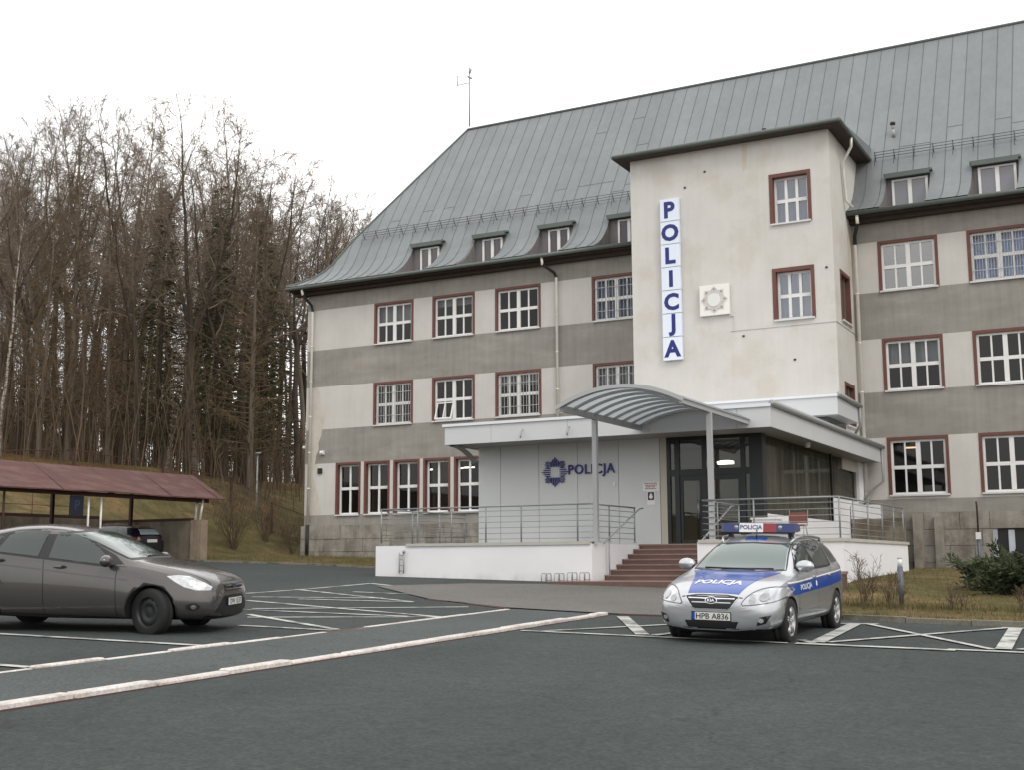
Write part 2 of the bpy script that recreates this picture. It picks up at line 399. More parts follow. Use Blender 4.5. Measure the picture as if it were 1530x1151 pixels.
# kerbs: stone by stone
def kerb(x, y0, y1, wd, h, mats, name, seed, ln=1.0):
    r = random.Random(seed); mb = MB(); y = y0
    while y < y1-.05:
        l = min(ln*(1+r.uniform(-.08, .08)), y1-y)
        dx = r.uniform(-.015, .015); dz = r.uniform(-.016, .016); b = .014
        xa, xb, ya, yb = x-wd/2+dx, x+wd/2+dx, y+.02, y+l-.02
        z = base(x, y+l/2); sl = .023*(l/2)
        for sgn in (1,):
            v = [(xa, ya, z-.1), (xb, ya, z-.1), (xb, yb, z-.1), (xa, yb, z-.1),
                 (xa, ya, z+h-b+dz-sl), (xb, ya, z+h-b+dz-sl), (xb, yb, z+h-b+dz+sl), (xa, yb, z+h-b+dz+sl),
                 (xa+b, ya+b, z+h+dz-sl), (xb-b, ya+b, z+h+dz-sl), (xb-b, yb-b, z+h+dz+sl), (xa+b, yb-b, z+h+dz+sl)]
            mb.add(v, [(0, 1, 5, 4), (1, 2, 6, 5), (2, 3, 7, 6), (3, 0, 4, 7), (4, 5, 9, 8), (5, 6, 10, 9), (6, 7, 11, 10), (7, 4, 8, 11), (8, 9, 10, 11)])
        y += l
    n_ = int((y1-y0)/2)
    for q in range(n_):
        a_, b_ = y0+(y1-y0)*q/n_, y0+(y1-y0)*(q+1)/n_
        mb.add([(xx, yy, base(xx, yy)+zz) for yy in (a_, b_) for xx, zz in ((x-wd/2-.004, -.1), (x+wd/2+.022, -.1), (x+wd/2+.022, .009), (x-wd/2-.004, .009))], [(2, 3, 7, 6), (1, 2, 6, 5), (3, 0, 4, 7)], 1)
    return build(name, mb, mats, kind='structure')
kerb(24.76, -46.5, -25.95, .16, .045, [kerbm, kerbj], 'kerb', 3)
kerb(22.72, -46.5, -25.7, .12, .022, [kerbm, kerbj], 'kerb', 4)
def kerbline(pts, wd, h, mat, name):
    mb = MB()
    for a, b in zip(pts, pts[1:]):
        d = Vector((b[0]-a[0], b[1]-a[1])); n = max(1, round(d.length)); nr = Vector((-d.y, d.x)).normalized()*wd/2
        for k in range(n):
            p = Vector(a)+d*(k/n+.006/d.length); q = Vector(a)+d*((k+1)/n-.006/d.length)
            j = rnd.uniform(-.012, .012)
            c = [p-nr, q-nr, q+nr, p+nr]
            zz = [max(base(u.x, u.y), 0*terr(u.x, u.y)+base(u.x, u.y)) for u in c]
            mb.add([(u.x, u.y, z-.15) for u, z in zip(c, zz)]+[(u.x, u.y, z+h+j) for u, z in zip(c, zz)],
                   [(0, 1, 5, 4), (1, 2, 6, 5), (2, 3, 7, 6), (3, 0, 4, 7), (4, 5, 6, 7)])
    return build(name, mb, mat, kind='structure')
kerbline([(26.55, -24.75), (60, -24.3)], .14, .09, kerbg, 'kerb')
kerbline([(26.62, -18.9), (26.55, -24.7)], .12, .07, kerbg, 'kerb')
kerbline([(-1.2, -8.25), (.15, -8.95), (5.6, -9.3), (9.3, -10.45), (14.15, -12.4)], .14, .06, kerbg, 'kerb')
kerbline([(19.95, -24.1), (21.35, -24.8), (22.6, -25.55)], .08, .012, kerbj, 'kerb')
kerbline([(24.95, -25.8), (26.6, -25.5)], .08, .012, kerbj, 'kerb')

# painted bay markings
mk = MB()
def line(a, b, wd=.11, z=.016):
    a = Vector(a); b = Vector(b); d = b-a; n = max(1, int(d.length/.6)); nr = Vector((-d.y, d.x)).normalized()*wd/2
    for k in range(n):
        p = a+d*k/n; q = a+d*(k+1)/n
        mk.add([(u.x, u.y, base(u.x, u.y)+z) for u in (p-nr, q-nr, q+nr, p+nr)], [(0, 1, 2, 3)])
zz = [0]
def ln(a, b, wd=.13):
    zz[0] += 1; line(a, b, wd, .008+.0004*zz[0])
for a, b in [((15.6, -24.5), (15.9, -20.2)), ((15.9, -20.2), (20.05, -22.15)), ((15.65, -22.8), (20.1, -24.85)), ((16.5, -25.4), (19.0, -24.25)),
             ((17.15, -26.35), (22.62, -27.9)), ((18.75, -28.1), (21.8, -25.55)), ((18.85, -28.35), (22.1, -28.1)), ((20.0, -29.7), (22.6, -27.95)),
             ((19.6, -29.2), (22.62, -30.8)), ((20.95, -31.0), (22.62, -30.95)), ((17.75, -25.45), (20.2, -24.95)), ((17.3, -22.9), (20.2, -23.0)),
             ((17.4, -20.1), (19.7, -19.95)), ((17.6, -33.95), (22.62, -33.62)), ((17.5, -36.45), (22.62, -36.35)), ((15.6, -24.5), (17.2, -30.2))]: ln(a, b)
ln((25.0, -29.52), (28.9, -29.3), .12); ln((29.0, -29.28), (31.0, -29.1), .17); ln((30.9, -29.02), (36.5, -28.5), .13)
ln((25.3, -29.45), (26.7, -26.9), .1); ln((25.2, -26.2), (26.78, -29.2), .2); ln((26.95, -29.2), (27.2, -28.0), .13)
ln((29.22, -29.0), (28.95, -25.5), .2); ln((29.35, -28.9), (31.18, -25.05), .11); ln((29.1, -25.45), (31.4, -28.75), .11)
ln((28.6, -25.75), (29.3, -25.45), .11); ln((31.52, -28.65), (31.3, -25.15), .2); ln((31.1, -25.08), (33.6, -24.95), .11)
ln((31.7, -28.6), (33.6, -25.1), .11); ln((33.8, -28.5), (33.6, -25.0), .2); ln((28.95, -28.8), (29.2, -29.15), .12)
build('parking_markings', mk, paint, kind='structure')

# ================================================================== POLICE BUILDING
XL, XR, YB = -1.75, 46.0, 11.0
t3, b3, t2, b2, t1, b1z = 5.669, 3.75, 1.988, 0.0, -1.587, -3.95
PT = -4.44; TOPW = 6.55
bld = thing('police_building', 'long grey three storey building with steep zinc roof and striped pale and dark render', 'building', (-1.75, 0, -5.8))
W = []   # x0,x1,z0,z1,cols,kind
rowx = [(2.03, 4.15), (5.15, 7.32), (8.34, 10.55), (12.93, 15.1)]
rowr = [(24.6+3.15*i, 26.74+3.15*i) for i in range(7)]
for a, b in rowx+rowr:
    W.append((a, b, b3, t3, 3)); W.append((a, b, b2, t2, 2))
for i in range(6): W.append((1.571*i, 1.571*i+1.38, -3.985, t1, 1))
for a, b in rowr: W.append((a, b, -3.82, -1.70, 1))
TWX0, TWX1, TWY, TWZ = 15.985, 23.66, -3.005, 9.27
BW = [(28.05, 29.7, -6.1, -5.06)]

def wall_cells(xcuts, zcuts, holes, pick, fn, mb):
    xs = sorted(set(round(v, 4) for v in xcuts)); zs = sorted(set(round(v, 4) for v in zcuts))
    for i in range(len(xs)-1):
        for k in range(len(zs)-1):
            cx = (xs[i]+xs[i+1])/2; cz = (zs[k]+zs[k+1])/2
            if any(a < cx < b and c < cz < d for a, b, c, d in holes): continue
            mb.quad(fn(xs[i], zs[k]), fn(xs[i+1], zs[k]), fn(xs[i+1], zs[k+1]), fn(xs[i], zs[k+1]), pick(cx, cz))
def band(x, z):
    if z > t3 or b3 > z > t2 or b2 > z > (t1 if x < 16 else -1.70): return 1
    if z < b1z: return 1
    if x < -1.05: return 2 if z < 2.2 and z > -1.9 and x > -1.5 else 0
    return 0
holes = [(a, b, c, d) for a, b, c, d, _ in W]
mb = MB()
xc = [XL, XR, -1.5, -1.05, TWX0, TWX1, 14.6, 23.7]+[v for h in holes for v in h[:2]]
zc = [PT, TOPW, b1z, -1.9, 2.2, t3, b3, t2, b2, t1, -1.70]+[v for h in holes for v in h[2:]]
wall_cells(xc, zc, holes, band, lambda x, z: (x, 0, z), mb)
mb.quad((XL, YB, -8), (XL, 0, -8), (XL, 0, TOPW), (XL, YB, TOPW), 0)
mb.quad((XR, 0, -8), (XR, YB, -8), (XR, YB, TOPW), (XR, 0, TOPW), 0)
mb.quad((XR, YB, -8), (XL, YB, -8), (XL, YB, TOPW), (XR, YB, TOPW), 0)
build('wall', mb, [plL, plD, plP], bld)
# irregular bare plaster strip beside the downpipe
mb = MB(); r = random.Random(5); L_ = []; z = -3.9
while z < 2.0:
    L_.append((-1.0+.28*math.sin(z*1.3+1)+r.uniform(-.08, .08), z)); z += .3
pl_ = [(-1.5, -3.9)]+[(x, z) for x, z in L_]+[(-1.5, L_[-1][1])]
mb.add([(x, -.006, z) for x, z in pl_], [tuple(range(len(pl_)))])
build('plaster_patch', mb, plP, bld)
# rooms behind the windows
mb = MB()
for z in (-4.6, -.35, 3.3, 6.4): mb.box(XL+.1, XR-.1, .5, 5, z-.25, z)
mb.quad((XL+.1, 5, -5), (XR-.1, 5, -5), (XR-.1, 5, 6.4), (XL+.1, 5, 6.4))
x = XL+.2
while x < XR:
    mb.box(x, x+.1, .5, 5, -4.6, 6.2); x += 3.15 if x > 17 else 3.22
build('interior', mb, dkroom, bld)

def window(tr, u0, u1, v0, v1, cols, rows, dep, border, mull=True, bars=0, curtain=None, pm=None, openleaf=None, vs=None, sill=True, top=True):
    """tr maps (u, depth, v) to world; returns the surround with its sash, pane and sill as children"""
    s = MB(); a = border
    s.box(u0, u0+a, -.02, dep, v0, v1); s.box(u1-a, u1, -.02, dep, v0, v1); s.box(u0+a, u1-a, -.02, dep, v1-a, v1)
    s.mapv(tr); o = build('window', s, redp, bld)
    U0, U1, V0, V1 = u0+a, u1-a, v0+.03, v1-a
    f = MB(); d0, d1 = dep-.07, dep; fw_ = .085
    f.box(U0, U0+fw_, d0, d1, V0, V1); f.box(U1-fw_, U1, d0, d1, V0, V1)
    f.box(U0+fw_, U1-fw_, d0, d1, V0, V0+fw_); f.box(U0+fw_, U1-fw_, d0, d1, V1-fw_, V1)
    cu = (U0+U1)/2; cv = V0+(V1-V0)*.5 if vs is None else V0+(V1-V0)*vs
    f.box(U0+fw_, U1-fw_, d0-.012, d1, cv-.065, cv+.065)
    if cols == 4:
        f.box(cu-.08, cu+.08, d0-.02, d1, V0+fw_, cv-.065); f.box(cu-.08, cu+.08, d0-.02, d1, cv+.065, V1-fw_)
        cs = [U0+(cu-U0)*.52, U1-(U1-cu)*.52]
    elif cols == 3:
        wv = (U1-U0)
        for q in (.345, .655):
            f.box(U0+wv*q-.05, U0+wv*q+.05, d0-.02, d1, V0+fw_, cv-.065); f.box(U0+wv*q-.05, U0+wv*q+.05, d0-.02, d1, cv+.065, V1-fw_)
        cs = []
    else: cs = [cu]
    for c in cs:
        wd = .03 if cols == 4 else .045
        f.box(c-wd, c+wd, d0-.005, d1-.01, V0+fw_, cv-.065); f.box(c-wd, c+wd, d0-.005, d1-.01, cv+.065, V1-fw_)
    f.mapv(tr); build('sash', f, white, o)
    p = MB(); p.quad((U0, dep-.03, V0), (U1, dep-.03, V0), (U1, dep-.03, V1), (U0, dep-.03, V1)); p.mapv(tr); build('pane', p, pm or pane, o)
    if sill:
        q = MB(); q.box(u0+.03, u1-.03, -.09, dep-.07, v0-.03, v0+.03); q.mapv(tr); build('sill', q, sillm, o)
    if bars:
        g = MB(); n = bars
        for i in range(1, n): g.box(U0+(U1-U0)*i/n-.008, U0+(U1-U0)*i/n+.008, .02, .042, V0, V1)
        for q in (.22, .78): g.box(U0, U1, .012, .02, V0+(V1-V0)*q-.012, V0+(V1-V0)*q+.012)
        g.mapv(tr); build('security_grille', g, barm, o)
    if curtain:
        g = MB(); h0 = curtain[1]; n = 24
        va = V0+(V1-V0)*h0; vb = V1
        g.add([(U0+(U1-U0)*i/n, dep+.16+.025*math.sin(i*1.9), v) for v in (va, vb) for i in range(n+1)], [(i, i+1, n+2+i, n+1+i) for i in range(n)], 0, True)
        g.mapv(tr); build('curtain', g, curtain[0], o)
    if openleaf:
        g = MB(); a0, a1, c0, c1, t = openleaf
        def bx(x0, x1, y0, y1): g.box(x0, x1, dep-.05, dep-.005, y0, y1)
        bx(a0, a0+.06, c0, c1); bx(a1-.06, a1, c0, c1); bx(a0+.06, a1-.06, c0, c0+.06); bx(a0+.06, a1-.06, c1-.06, c1); bx((a0+a1)/2-.025, (a0+a1)/2+.025, c0+.06, c1-.06)
        g.mapv(lambda u, d, v: (u+.06*(v-c0), d-.18*(1-(v-c0)/(c1-c0)), v)); g.mapv(tr); build('open_casement', g, white, o)
    return o
front = lambda u, d, v: (u, d, v)
paneC = glass('clear glass', (.95, .95, .95, 1), .02, 1.3)
for i, (a, b, c, d, kd) in enumerate(W):
    k = {}
    if kd == 1 and a < 12:
        window(front, a, b, c, d, 2, 2, .26, .1, vs=.52)
    else:
        if kd == 2 and abs(a-2.03) < .1: k = dict(bars=13)
        if kd == 2 and abs(a-8.34) < .1: k = dict(bars=13, curtain=(curt, .72))
        if kd == 2 and abs(a-12.93) < .1: k = dict(bars=13, curtain=(curt, .3))
        if kd == 2 and abs(a-5.15) < .1: k = dict(openleaf=(5.3, 6.16, .1, .86, 0))
        if kd == 3 and abs(a-12.93) < .1: k = dict(curtain=(curtB, .0), bars=12)
        if kd == 3 and abs(a-2.03) < .1: k = dict(curtain=(curt, .55))
        if kd == 3 and abs(a-27.75) < .1: k = dict(bars=20, curtain=(curtB, .0), pm=paneC)
        if kd == 2 and abs(a-24.6) < .1: k = dict(curtain=(curt, .55))
        if kd == 2 and a > 29: k = dict(curtain=(curt, .4))
        if kd == 3 and abs(a-5.15) < .1: k = dict(curtain=(curt, .8))
        k.setdefault('pm', paneS if a > 20 and kd == 3 else pane); window(front, a, b, c, d, 4, 2, .16, .11, **k)
# tower
mb = MB()
TW = [(21.43, 22.96, 5.99, 7.89), (21.43, 22.96, 2.444, 4.36)]
wall_cells([TWX0, TWX1]+[v for h in TW for v in h[:2]], [-3, TWZ]+[v for h in TW for v in h[2:]], TW, lambda x, z: 0, lambda x, z: (x, TWY, z), mb)
TS = [(-2.15, -.62, 2.42, 4.3), (-2.15, -.62, -1.4, .2)]
wall_cells([TWY, 0]+[v for h in TS for v in h[:2]], [-3, TWZ]+[v for h in TS for v in h[2:]], TS, lambda x, z: 0, lambda y, z: (TWX1, y, z), mb)
mb.quad((TWX1, 0, 6.5), (TWX1, 3.2, 6.5), (TWX1, 3.2, TWZ), (TWX1, 0, TWZ)); mb.quad((TWX0, 3.2, 6.5), (TWX0, 0, 6.5), (TWX0, 0, TWZ), (TWX0, 3.2, TWZ))
mb.quad((TWX0, 0, -3), (TWX0, TWY, -3), (TWX0, TWY, TWZ), (TWX0, 0, TWZ))
tw = build('stair_tower', mb, [plT], bld)
mb = MB(); mb.box(TWX0+.1, TWX1-.1, -1.2, -1.0, -3, 9); build('interior', mb, dkroom, bld)
tfront = lambda u, d, v: (u, TWY+d, v)
for a, b, c, d in TW: window(tfront, a, b, c, d, 3, 2, .3, .13, pm=paneS, curtain=(curt, 0))
tside = lambda u, d, v: (TWX1-d, u, v)
for a, b, c, d in TS: window(tside, a, b, c, d, 3, 2, .3, .13)
# tower eave
mb = MB(); o = .5
mb.box(TWX0-o, TWX1+o, TWY-o, 3, TWZ, TWZ+.06, 0)
e = build('tower_eave_board', mb, soffit, bld)
mb = MB()
for (xa, ya), (xb, yb) in [((TWX0-o, TWY-o), (TWX1+o, TWY-o)), ((TWX1+o, TWY-o), (TWX1+o, 1.6)), ((TWX0-o, 1.6), (TWX0-o, TWY-o))]:
    mb.tube([(xa, ya, TWZ+.1), (xb, yb, TWZ+.1)], .085, 10)
mb.add([(TWX0-o, TWY-o, TWZ+.14), (TWX1+o, TWY-o, TWZ+.14), (TWX1+o, 2.4, TWZ+.75), (TWX0-o, 2.4, TWZ+.75)], [(0, 1, 2, 3)], 1)
mb.add([(TWX0-o, TWY-o, TWZ+.14), (TWX0-o, 2.4, TWZ+.75), (TWX0-o, 2.4, TWZ+.06), (TWX0-o, TWY-o, TWZ+.06)], [(0, 1, 2, 3)], 1)
mb.add([(TWX1+o, TWY-o, TWZ+.14), (TWX1+o, 2.4, TWZ+.75), (TWX1+o, 2.4, TWZ+.06), (TWX1+o, TWY-o, TWZ+.06)], [(3, 2, 1, 0)], 1)
build('tower_roof', mb, [gutter, zinc], bld)
# cable trunking and stains on the tower
mb = MB(); mb.box(19.84, 19.97, TWY-.04, TWY, 2.22, 2.26); mb.box(19.95, 19.98, TWY-.03, TWY, 2.22, 2.85); mb.box(19.97, TWX1, TWY-.025, TWY, 2.22, 2.25); mb.box(TWX1, TWX1+.025, TWY, 0, 2.22, 2.25)
mb.box(19.78, 19.95, TWY-.05, TWY, 2.78, 2.93)
build('cable_trunking', mb, [plT], bld)
for x, z in ((22.15, .98), (18.2, 7.9), (19.0, 8.4), (23.4, 4.2), (20.3, 2.0)):
    mb = MB(); mb.box(x-.04, x+.04, TWY-.03, TWY, z-.03, z+.03); build('wall_fixing', mb, iron, bld)
mb = MB(); mb.add([(20.45, TWY-.004, 9.2), (20.47, TWY-.004, 8.7), (20.44, TWY-.004, 8.35), (20.5, TWY-.004, 8.1), (20.55, TWY-.004, 8.3), (20.6, TWY-.004, 8.2), (20.63, TWY-.004, 8.6), (20.67, TWY-.004, 9.2)], [(0, 1, 2, 3, 4, 5, 6, 7)]); rs = M('rusty render stain', C(202, 190, 172, .88), .95, blot=C(205, 196, 184, .86), blots=1.5); build('rust_stain', mb, rs, bld); mb = MB(); mb.add([(TWX1+.004, -.75, 5.9), (TWX1+.004, -.2, 5.9), (TWX1+.004, -.25, 4.6), (TWX1+.004, -.45, 4.1)], [(0, 3, 2, 1)])
build('rust_stain', mb, rs, bld)

# plinth: coursed stone blocks
mb = MB(); r = random.Random(11)
def course(xa, xb, holes):
    z0 = -8; zs = [-6.75, -6.2, -5.62, -5.05, PT]
    for k in range(len(zs)-1):
        x = xa-r.uniform(0, .6)
        while x < xb:
            l = r.uniform(.8, 1.7); p = max(x, xa)+.008; q = min(x+l, xb)-.008
            for h in holes:
                if zs[k+1] > h[2]+.02 and zs[k] < h[3]-.02:
                    if p < h[0] < q: q = h[0]
                    elif h[0] <= p < h[1]: p = min(h[1], q)
            if q-p > .05: mb.box(p, q, -.12-r.uniform(0, .025), .02, zs[k]+.008, zs[k+1]-.008, 0)
            x += l
    segs = [(xa, xb)]
    for h in holes: segs = [(xa, h[0]), (h[1], xb)]
    for a, b in segs: mb.box(a, b, -.1, .02, z0, PT-.02, 1)
    for h in holes: mb.box(h[0], h[1], -.1, .02, h[3], PT-.02, 1); mb.box(h[0], h[1], -.1, .02, z0, h[2], 1)
course(XL-.08, 14.6, []); build('plinth', mb, [stone, stonej], bld); mb = MB(); course(23.8, XR, BW)
mb.box(25.45, 25.75, -.5, -.1, -7, -4.5, 0); mb.box(26.15, 26.45, -.32, -.1, -7, -4.6, 0)
build('plinth', mb, [stone, stonej], bld)
mb = MB(); mb.box(28.05, 29.7, -.02, .0, -6.1, -5.02, 0); build('basement_window', mb, black, bld)
mb = MB(); mb.box(28.55, 28.75, -.07, -.03, -6.1, -5.1); mb.box(28.05, 28.2, -.09, -.02, -6.1, -5.02); build('curtain', mb, curt, bld)

# eaves
mb = MB(); mb.box(XL-.62, TWX0, -.62, 0, 6.55, 6.62); mb.box(TWX1, XR+.6, -.62, 0, 6.55, 6.62); mb.box(XL-.62, XL, 0, YB, 6.55, 6.62)
mb.box(XL-.62, TWX0, -.3, 0, 6.4, 6.55); mb.box(TWX1, XR, -.3, 0, 6.4, 6.55)
build('eave_board', mb, soffit, bld)
mb = MB()
for xa, xb in ((XL-.75, TWX0), (TWX1+.02, XR+.7)): mb.tube([(xa, -.74, 6.67), (xb, -.74, 6.67)], .085, 10)
mb.tube([(XL-.75, -.72, 6.70), (XL-.75, YB+.7, 6.70)], .085, 10)
build('gutter', mb, gutter, bld)
# roof: curved front slope with notched dormers, hipped left end
prof = [(0, 6.80), (.45, 7.02), (.85, 7.28), (1.2, 7.6), (1.5, 7.98), (1.75, 8.44), (2.25, 9.33), (3.2, 10.8), (4.5, 12.78), (6.25, 15.42)]
EY = -.72; XE = XL-.75
DORM = [(3.48+3.29*i, 5.12+3.29*i) for i in range(4)]+[(24.86+3.1*i, 26.48+3.1*i) for i in range(7)]
def pz(d):
    for (a, za), (b, zb) in zip(prof, prof[1:]):
        if d <= b: return za+(zb-za)*(d-a)/(b-a)
    return prof[-1][1]
mb = MB(); cuts = sorted(set([XE, TWX0-.0, TWX1, XR+.7]+[v for d in DORM for v in d]+[XE+p[0] for p in prof]))
ND = 5   # profile levels below the dormer head
for i in range(len(prof)-1):
    d0, z0 = prof[i]; d1, z1 = prof[i+1]
    for a, b in zip(cuts, cuts[1:]):
        cx = (a+b)/2
        if i < ND and any(p < cx < q for p, q in DORM): continue
        if d1 < 2.4 and TWX0 < cx < TWX1: continue
        la, lb = max(a, XE+d0), max(b, XE+d0); ua, ub = max(a, XE+d1), max(b, XE+d1)
        if lb-la < 1e-5: continue
        mb.add([(la, EY+d0, z0), (lb, EY+d0, z0), (ub, EY+d1, z1), (ua, EY+d1, z1)], [(0, 1, 2, 3)] if ub-ua > 1e-5 else [(0, 1, 2)], 0, False)
    # hip end and rear
    mb.quad((XE+d0, YB+.72-d0, z0), (XE+d0, EY+d0, z0), (XE+d1, EY+d1, z1), (XE+d1, YB+.72-d1, z1))
    mb.quad((XR+.7, YB+.72-d0, z0), (XE+d0, YB+.72-d0, z0), (XE+d1, YB+.72-d1, z1), (XR+.7, YB+.72-d1, z1))
build('roof', mb, [zinc], bld)
# standing seams, ridge and hip capping, cross joints
mb = MB(); x = XE+.5; r = random.Random(2)
while x < XR:
    pts = []
    for i, (d, z) in enumerate(prof):
        if x < XE+d: break
        if TWX0-.05 < x < TWX1+.05 and d < 2.2: continue
        if any(p-.03 < x < q+.03 for p, q in DORM) and i < ND: continue
        pts.append((x, EY+d, z+.012))
    if x < XE+6.25 and pts:
        d = x-XE; pts.append((x, EY+d, pz(d)+.012))
    if len(pts) > 1: mb.tube(pts, .012, 4, 0, False)
    for q in range(2):
        d = r.choice((2.55, 2.75, 2.95)) if q == 0 else r.uniform(3.6, 6)
        if r.random() < (.5 if q == 0 else .05) and x > XE+d+.6: mb.tube([(x, EY+d, pz(d)+.006), (x+.58, EY+d, pz(d)+.006)], .009, 4, 0, False)
    x += .58
mb.tube([(XE, EY, 6.78)]+[(XE+d, EY+d, z+.02) for d, z in prof], .05, 6, 1)
mb.tube([(XE+6.25, EY+6.25, 15.44), (XR+.7, EY+6.25, 15.44)], .07, 6, 1)
build('roof_seams', mb, [zincj, gutter], bld)
DW = EY+1.75
for i, (p, q) in enumerate(DORM):
    s = MB(); zt = 8.44
    # clad cheeks, back, floor
    for xx, fl in ((p, 1), (q, -1)):
        pr = [(EY+d, z) for d, z in prof[:6]]+[(DW, 6.72)]
        s.add([(xx, y, z) for y, z in pr], [tuple(range(len(pr)))], 0)
    s.quad((p, DW, 6.72), (q, DW, 6.72), (q, DW, zt), (p, DW, zt), 0); s.quad((p, EY+.05, 6.74), (q, EY+.05, 6.74), (q, DW, 6.74), (p, DW, 6.74), 0)
    k = p+.12
    while k < p+.0: pass
    y = EY+.35
    while y < DW: s.box(p+.001, p+.02, y, y+.02, 6.74, pz(y-EY)-.02, 0); y += .22
    o = build('dormer', s, cladm, bld)
    s = MB(); s.box(p-.06, q+.08, DW-.24, DW+.05, zt-.02, zt+.035); s.box(p-.06, q+.08, DW-.26, DW-.23, zt-.06, zt+.035); s.box(p, q, DW-.3, DW, zt-.16, zt-.02)
    build('dormer_head', s, gutter, o)
    s = MB(); a, b, c, d = p+(.4 if i < 4 else .2), q-(.22 if i < 4 else .1), 6.95, zt-.2
    s.box(a, a+.09, DW-.08, DW-.01, c, d); s.box(b-.09, b, DW-.08, DW-.01, c, d); s.box((a+b)/2-.07, (a+b)/2+.07, DW-.085, DW-.01, c, d); s.box(a, b, DW-.075, DW-.01, c, c+.08); s.box(a, b, DW-.075, DW-.01, d-.07, d)
    build('sash', s, white, o)
    s = MB(); s.quad((a, DW-.03, c), (b, DW-.03, c), (b, DW-.03, d), (a, DW-.03, d)); build('pane', s, M('dormer glass', C(96, 84, 88, .4) if i < 4 else C(150, 150, 160, .5), .08, spec=.8) if i in (0, 4) else bpy.data.materials['dormer glass' if i < 4 else 'dormer glass.001'], o)
# snow guard fence
mb = MB()
for xa, xb in ((XE+2.9, TWX0-.1), (TWX1+.75, XR)):
    for h in (.06, .16, .26): mb.tube([(xa, 1.5+EY+.6-h*.3, 9.28+h), (xb, 1.5+EY+.6-h*.3, 9.28+h)], .013, 4)
    x = xa
    while x < xb:
        mb.tube([(x, 1.5+EY+.72, 9.24), (x, 1.5+EY+.52, 9.58)], .018, 4); mb.tube([(x, 1.5+EY+.42, 8.98), (x, 1.5+EY+.55, 9.5)], .012, 4); x += .72
build('snow_guard', mb, zincj, bld)
# downpipes
def pipe(pts, r=.06, shoe=None, neck_shade=True):
    mb = MB(); mb.tube(pts, r, 10)
    for k in range(1, len(pts)):
        a, b = Vector(pts[k-1]), Vector(pts[k]); n = int((b-a).length/2)
        for j in range(1, n+1):
            c = a+(b-a)*j/(n+1); d = (b-a).normalized(); mb.tube([c-d*.03, c+d*.03], r+.012, 10)
    if shoe: mb.tube(shoe, r+.03, 10, 1)
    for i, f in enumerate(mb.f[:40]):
        if neck_shade and 10 <= i < 30: mb.m[i] = 1  # shade below the eave put into the colour of the swan neck
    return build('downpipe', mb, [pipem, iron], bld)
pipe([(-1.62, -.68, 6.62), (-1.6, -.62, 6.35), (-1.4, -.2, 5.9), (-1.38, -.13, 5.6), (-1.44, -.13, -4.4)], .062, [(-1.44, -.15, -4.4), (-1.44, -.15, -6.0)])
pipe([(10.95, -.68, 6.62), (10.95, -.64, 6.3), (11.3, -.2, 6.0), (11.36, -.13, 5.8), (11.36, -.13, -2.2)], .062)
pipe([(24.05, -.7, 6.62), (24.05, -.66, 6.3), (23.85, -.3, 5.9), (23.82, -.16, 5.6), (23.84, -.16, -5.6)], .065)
pipe([(TWX1+.5, -1.6, TWZ+.03), (TWX1+.48, -1.55, TWZ-.3), (TWX1+.12, -1.35, TWZ-.75), (TWX1+.1, -1.3, TWZ-1.1), (TWX1+.1, -1.05, 7.1), (TWX1+.3, -.9, 6.85)], .055, neck_shade=False)
# roof pipes
for x, d in ((18.95, 2.95), (19.7, 3.5), (25.0, 2.95)):
    mb = MB(); z = pz(d); mb.tube([(x, EY+d, z-.1), (x, EY+d-.1, z+.25)], .075, 8); mb.tube([(x, EY+d-.1, z+.25), (x, EY+d-.1, z+.42)], .05, 8); mb.tube([(x, EY+d-.1, z+.42), (x, EY+d-.1, z+.52)], .1, 8, 1)
    build('vent_pipe', mb, [steelD, iron], bld)
# small fittings on the facade
mb = MB(); mb.box(-.86, -.64, -.1, 0, -1.18, -1.0, 0); mb.ball((-.75, -.16, -1.1), .07, 0, 6); build('security_camera', mb, [white], bld)
mb = MB(); mb.box(-.98, -.76, -.08, 0, -2.05, -1.8); build('meter_box', mb, iron, bld)
mb = MB(); mb.box(XL-.12, XL, .1, .2, -.8, -.72); mb.ball((XL-.16, .1, -.78), .08, 0, 6); build('wall_lamp', mb, white, bld)
for i, x in enumerate((3.9, 5.6, 5.3, 7.0)):
    mb = MB(); mb.box(x, x+.5, 1.5+.5*(i % 2), 1.62+.5*(i % 2), -1.98+.06*(i % 2), -1.93+.06*(i % 2)); build('ceiling_lamp', mb, lampm, bld)
mb = MB(); mb.box(25.0, 25.5, 1.4, 1.5, -2.0, -1.95); build('ceiling_lamp', mb, M('warm lamp', (1, .55, .3, 1), .5, emit=2.5), bld)

# aerial on the ridge
ant = thing('aerial_mast', 'thin grey aerial mast standing on the left end of the roof ridge', 'antenna', (3.85, 5.53, 15.74))
mb = MB(); mb.tube([(3.85, 5.53, 15.6), (3.85, 5.53, 18.7)], .035, 6); build('mast', mb, steelD, ant)
mb = MB(); mb.tube([(3.85, 5.53, 17.9), (3.15, 5.53, 17.9)], .018, 5); mb.tube([(3.15, 5.53, 17.85), (3.15, 5.53, 18.4)], .022, 5); mb.tube([(3.6, 5.53, 17.9), (3.6, 5.53, 18.2)], .012, 5); mb.tube([(3.2, 5.53, 18.3), (3.25, 5.53, 20.6)], .008, 5)
mb.tube([(3.75, 5.53, 18.25), (3.98, 5.53, 18.1)], .05, 6); mb.tube([(3.85, 5.53, 18.4), (3.95, 5.53, 18.6)], .05, 6)
build('aerial_arm', mb, steelD, ant)
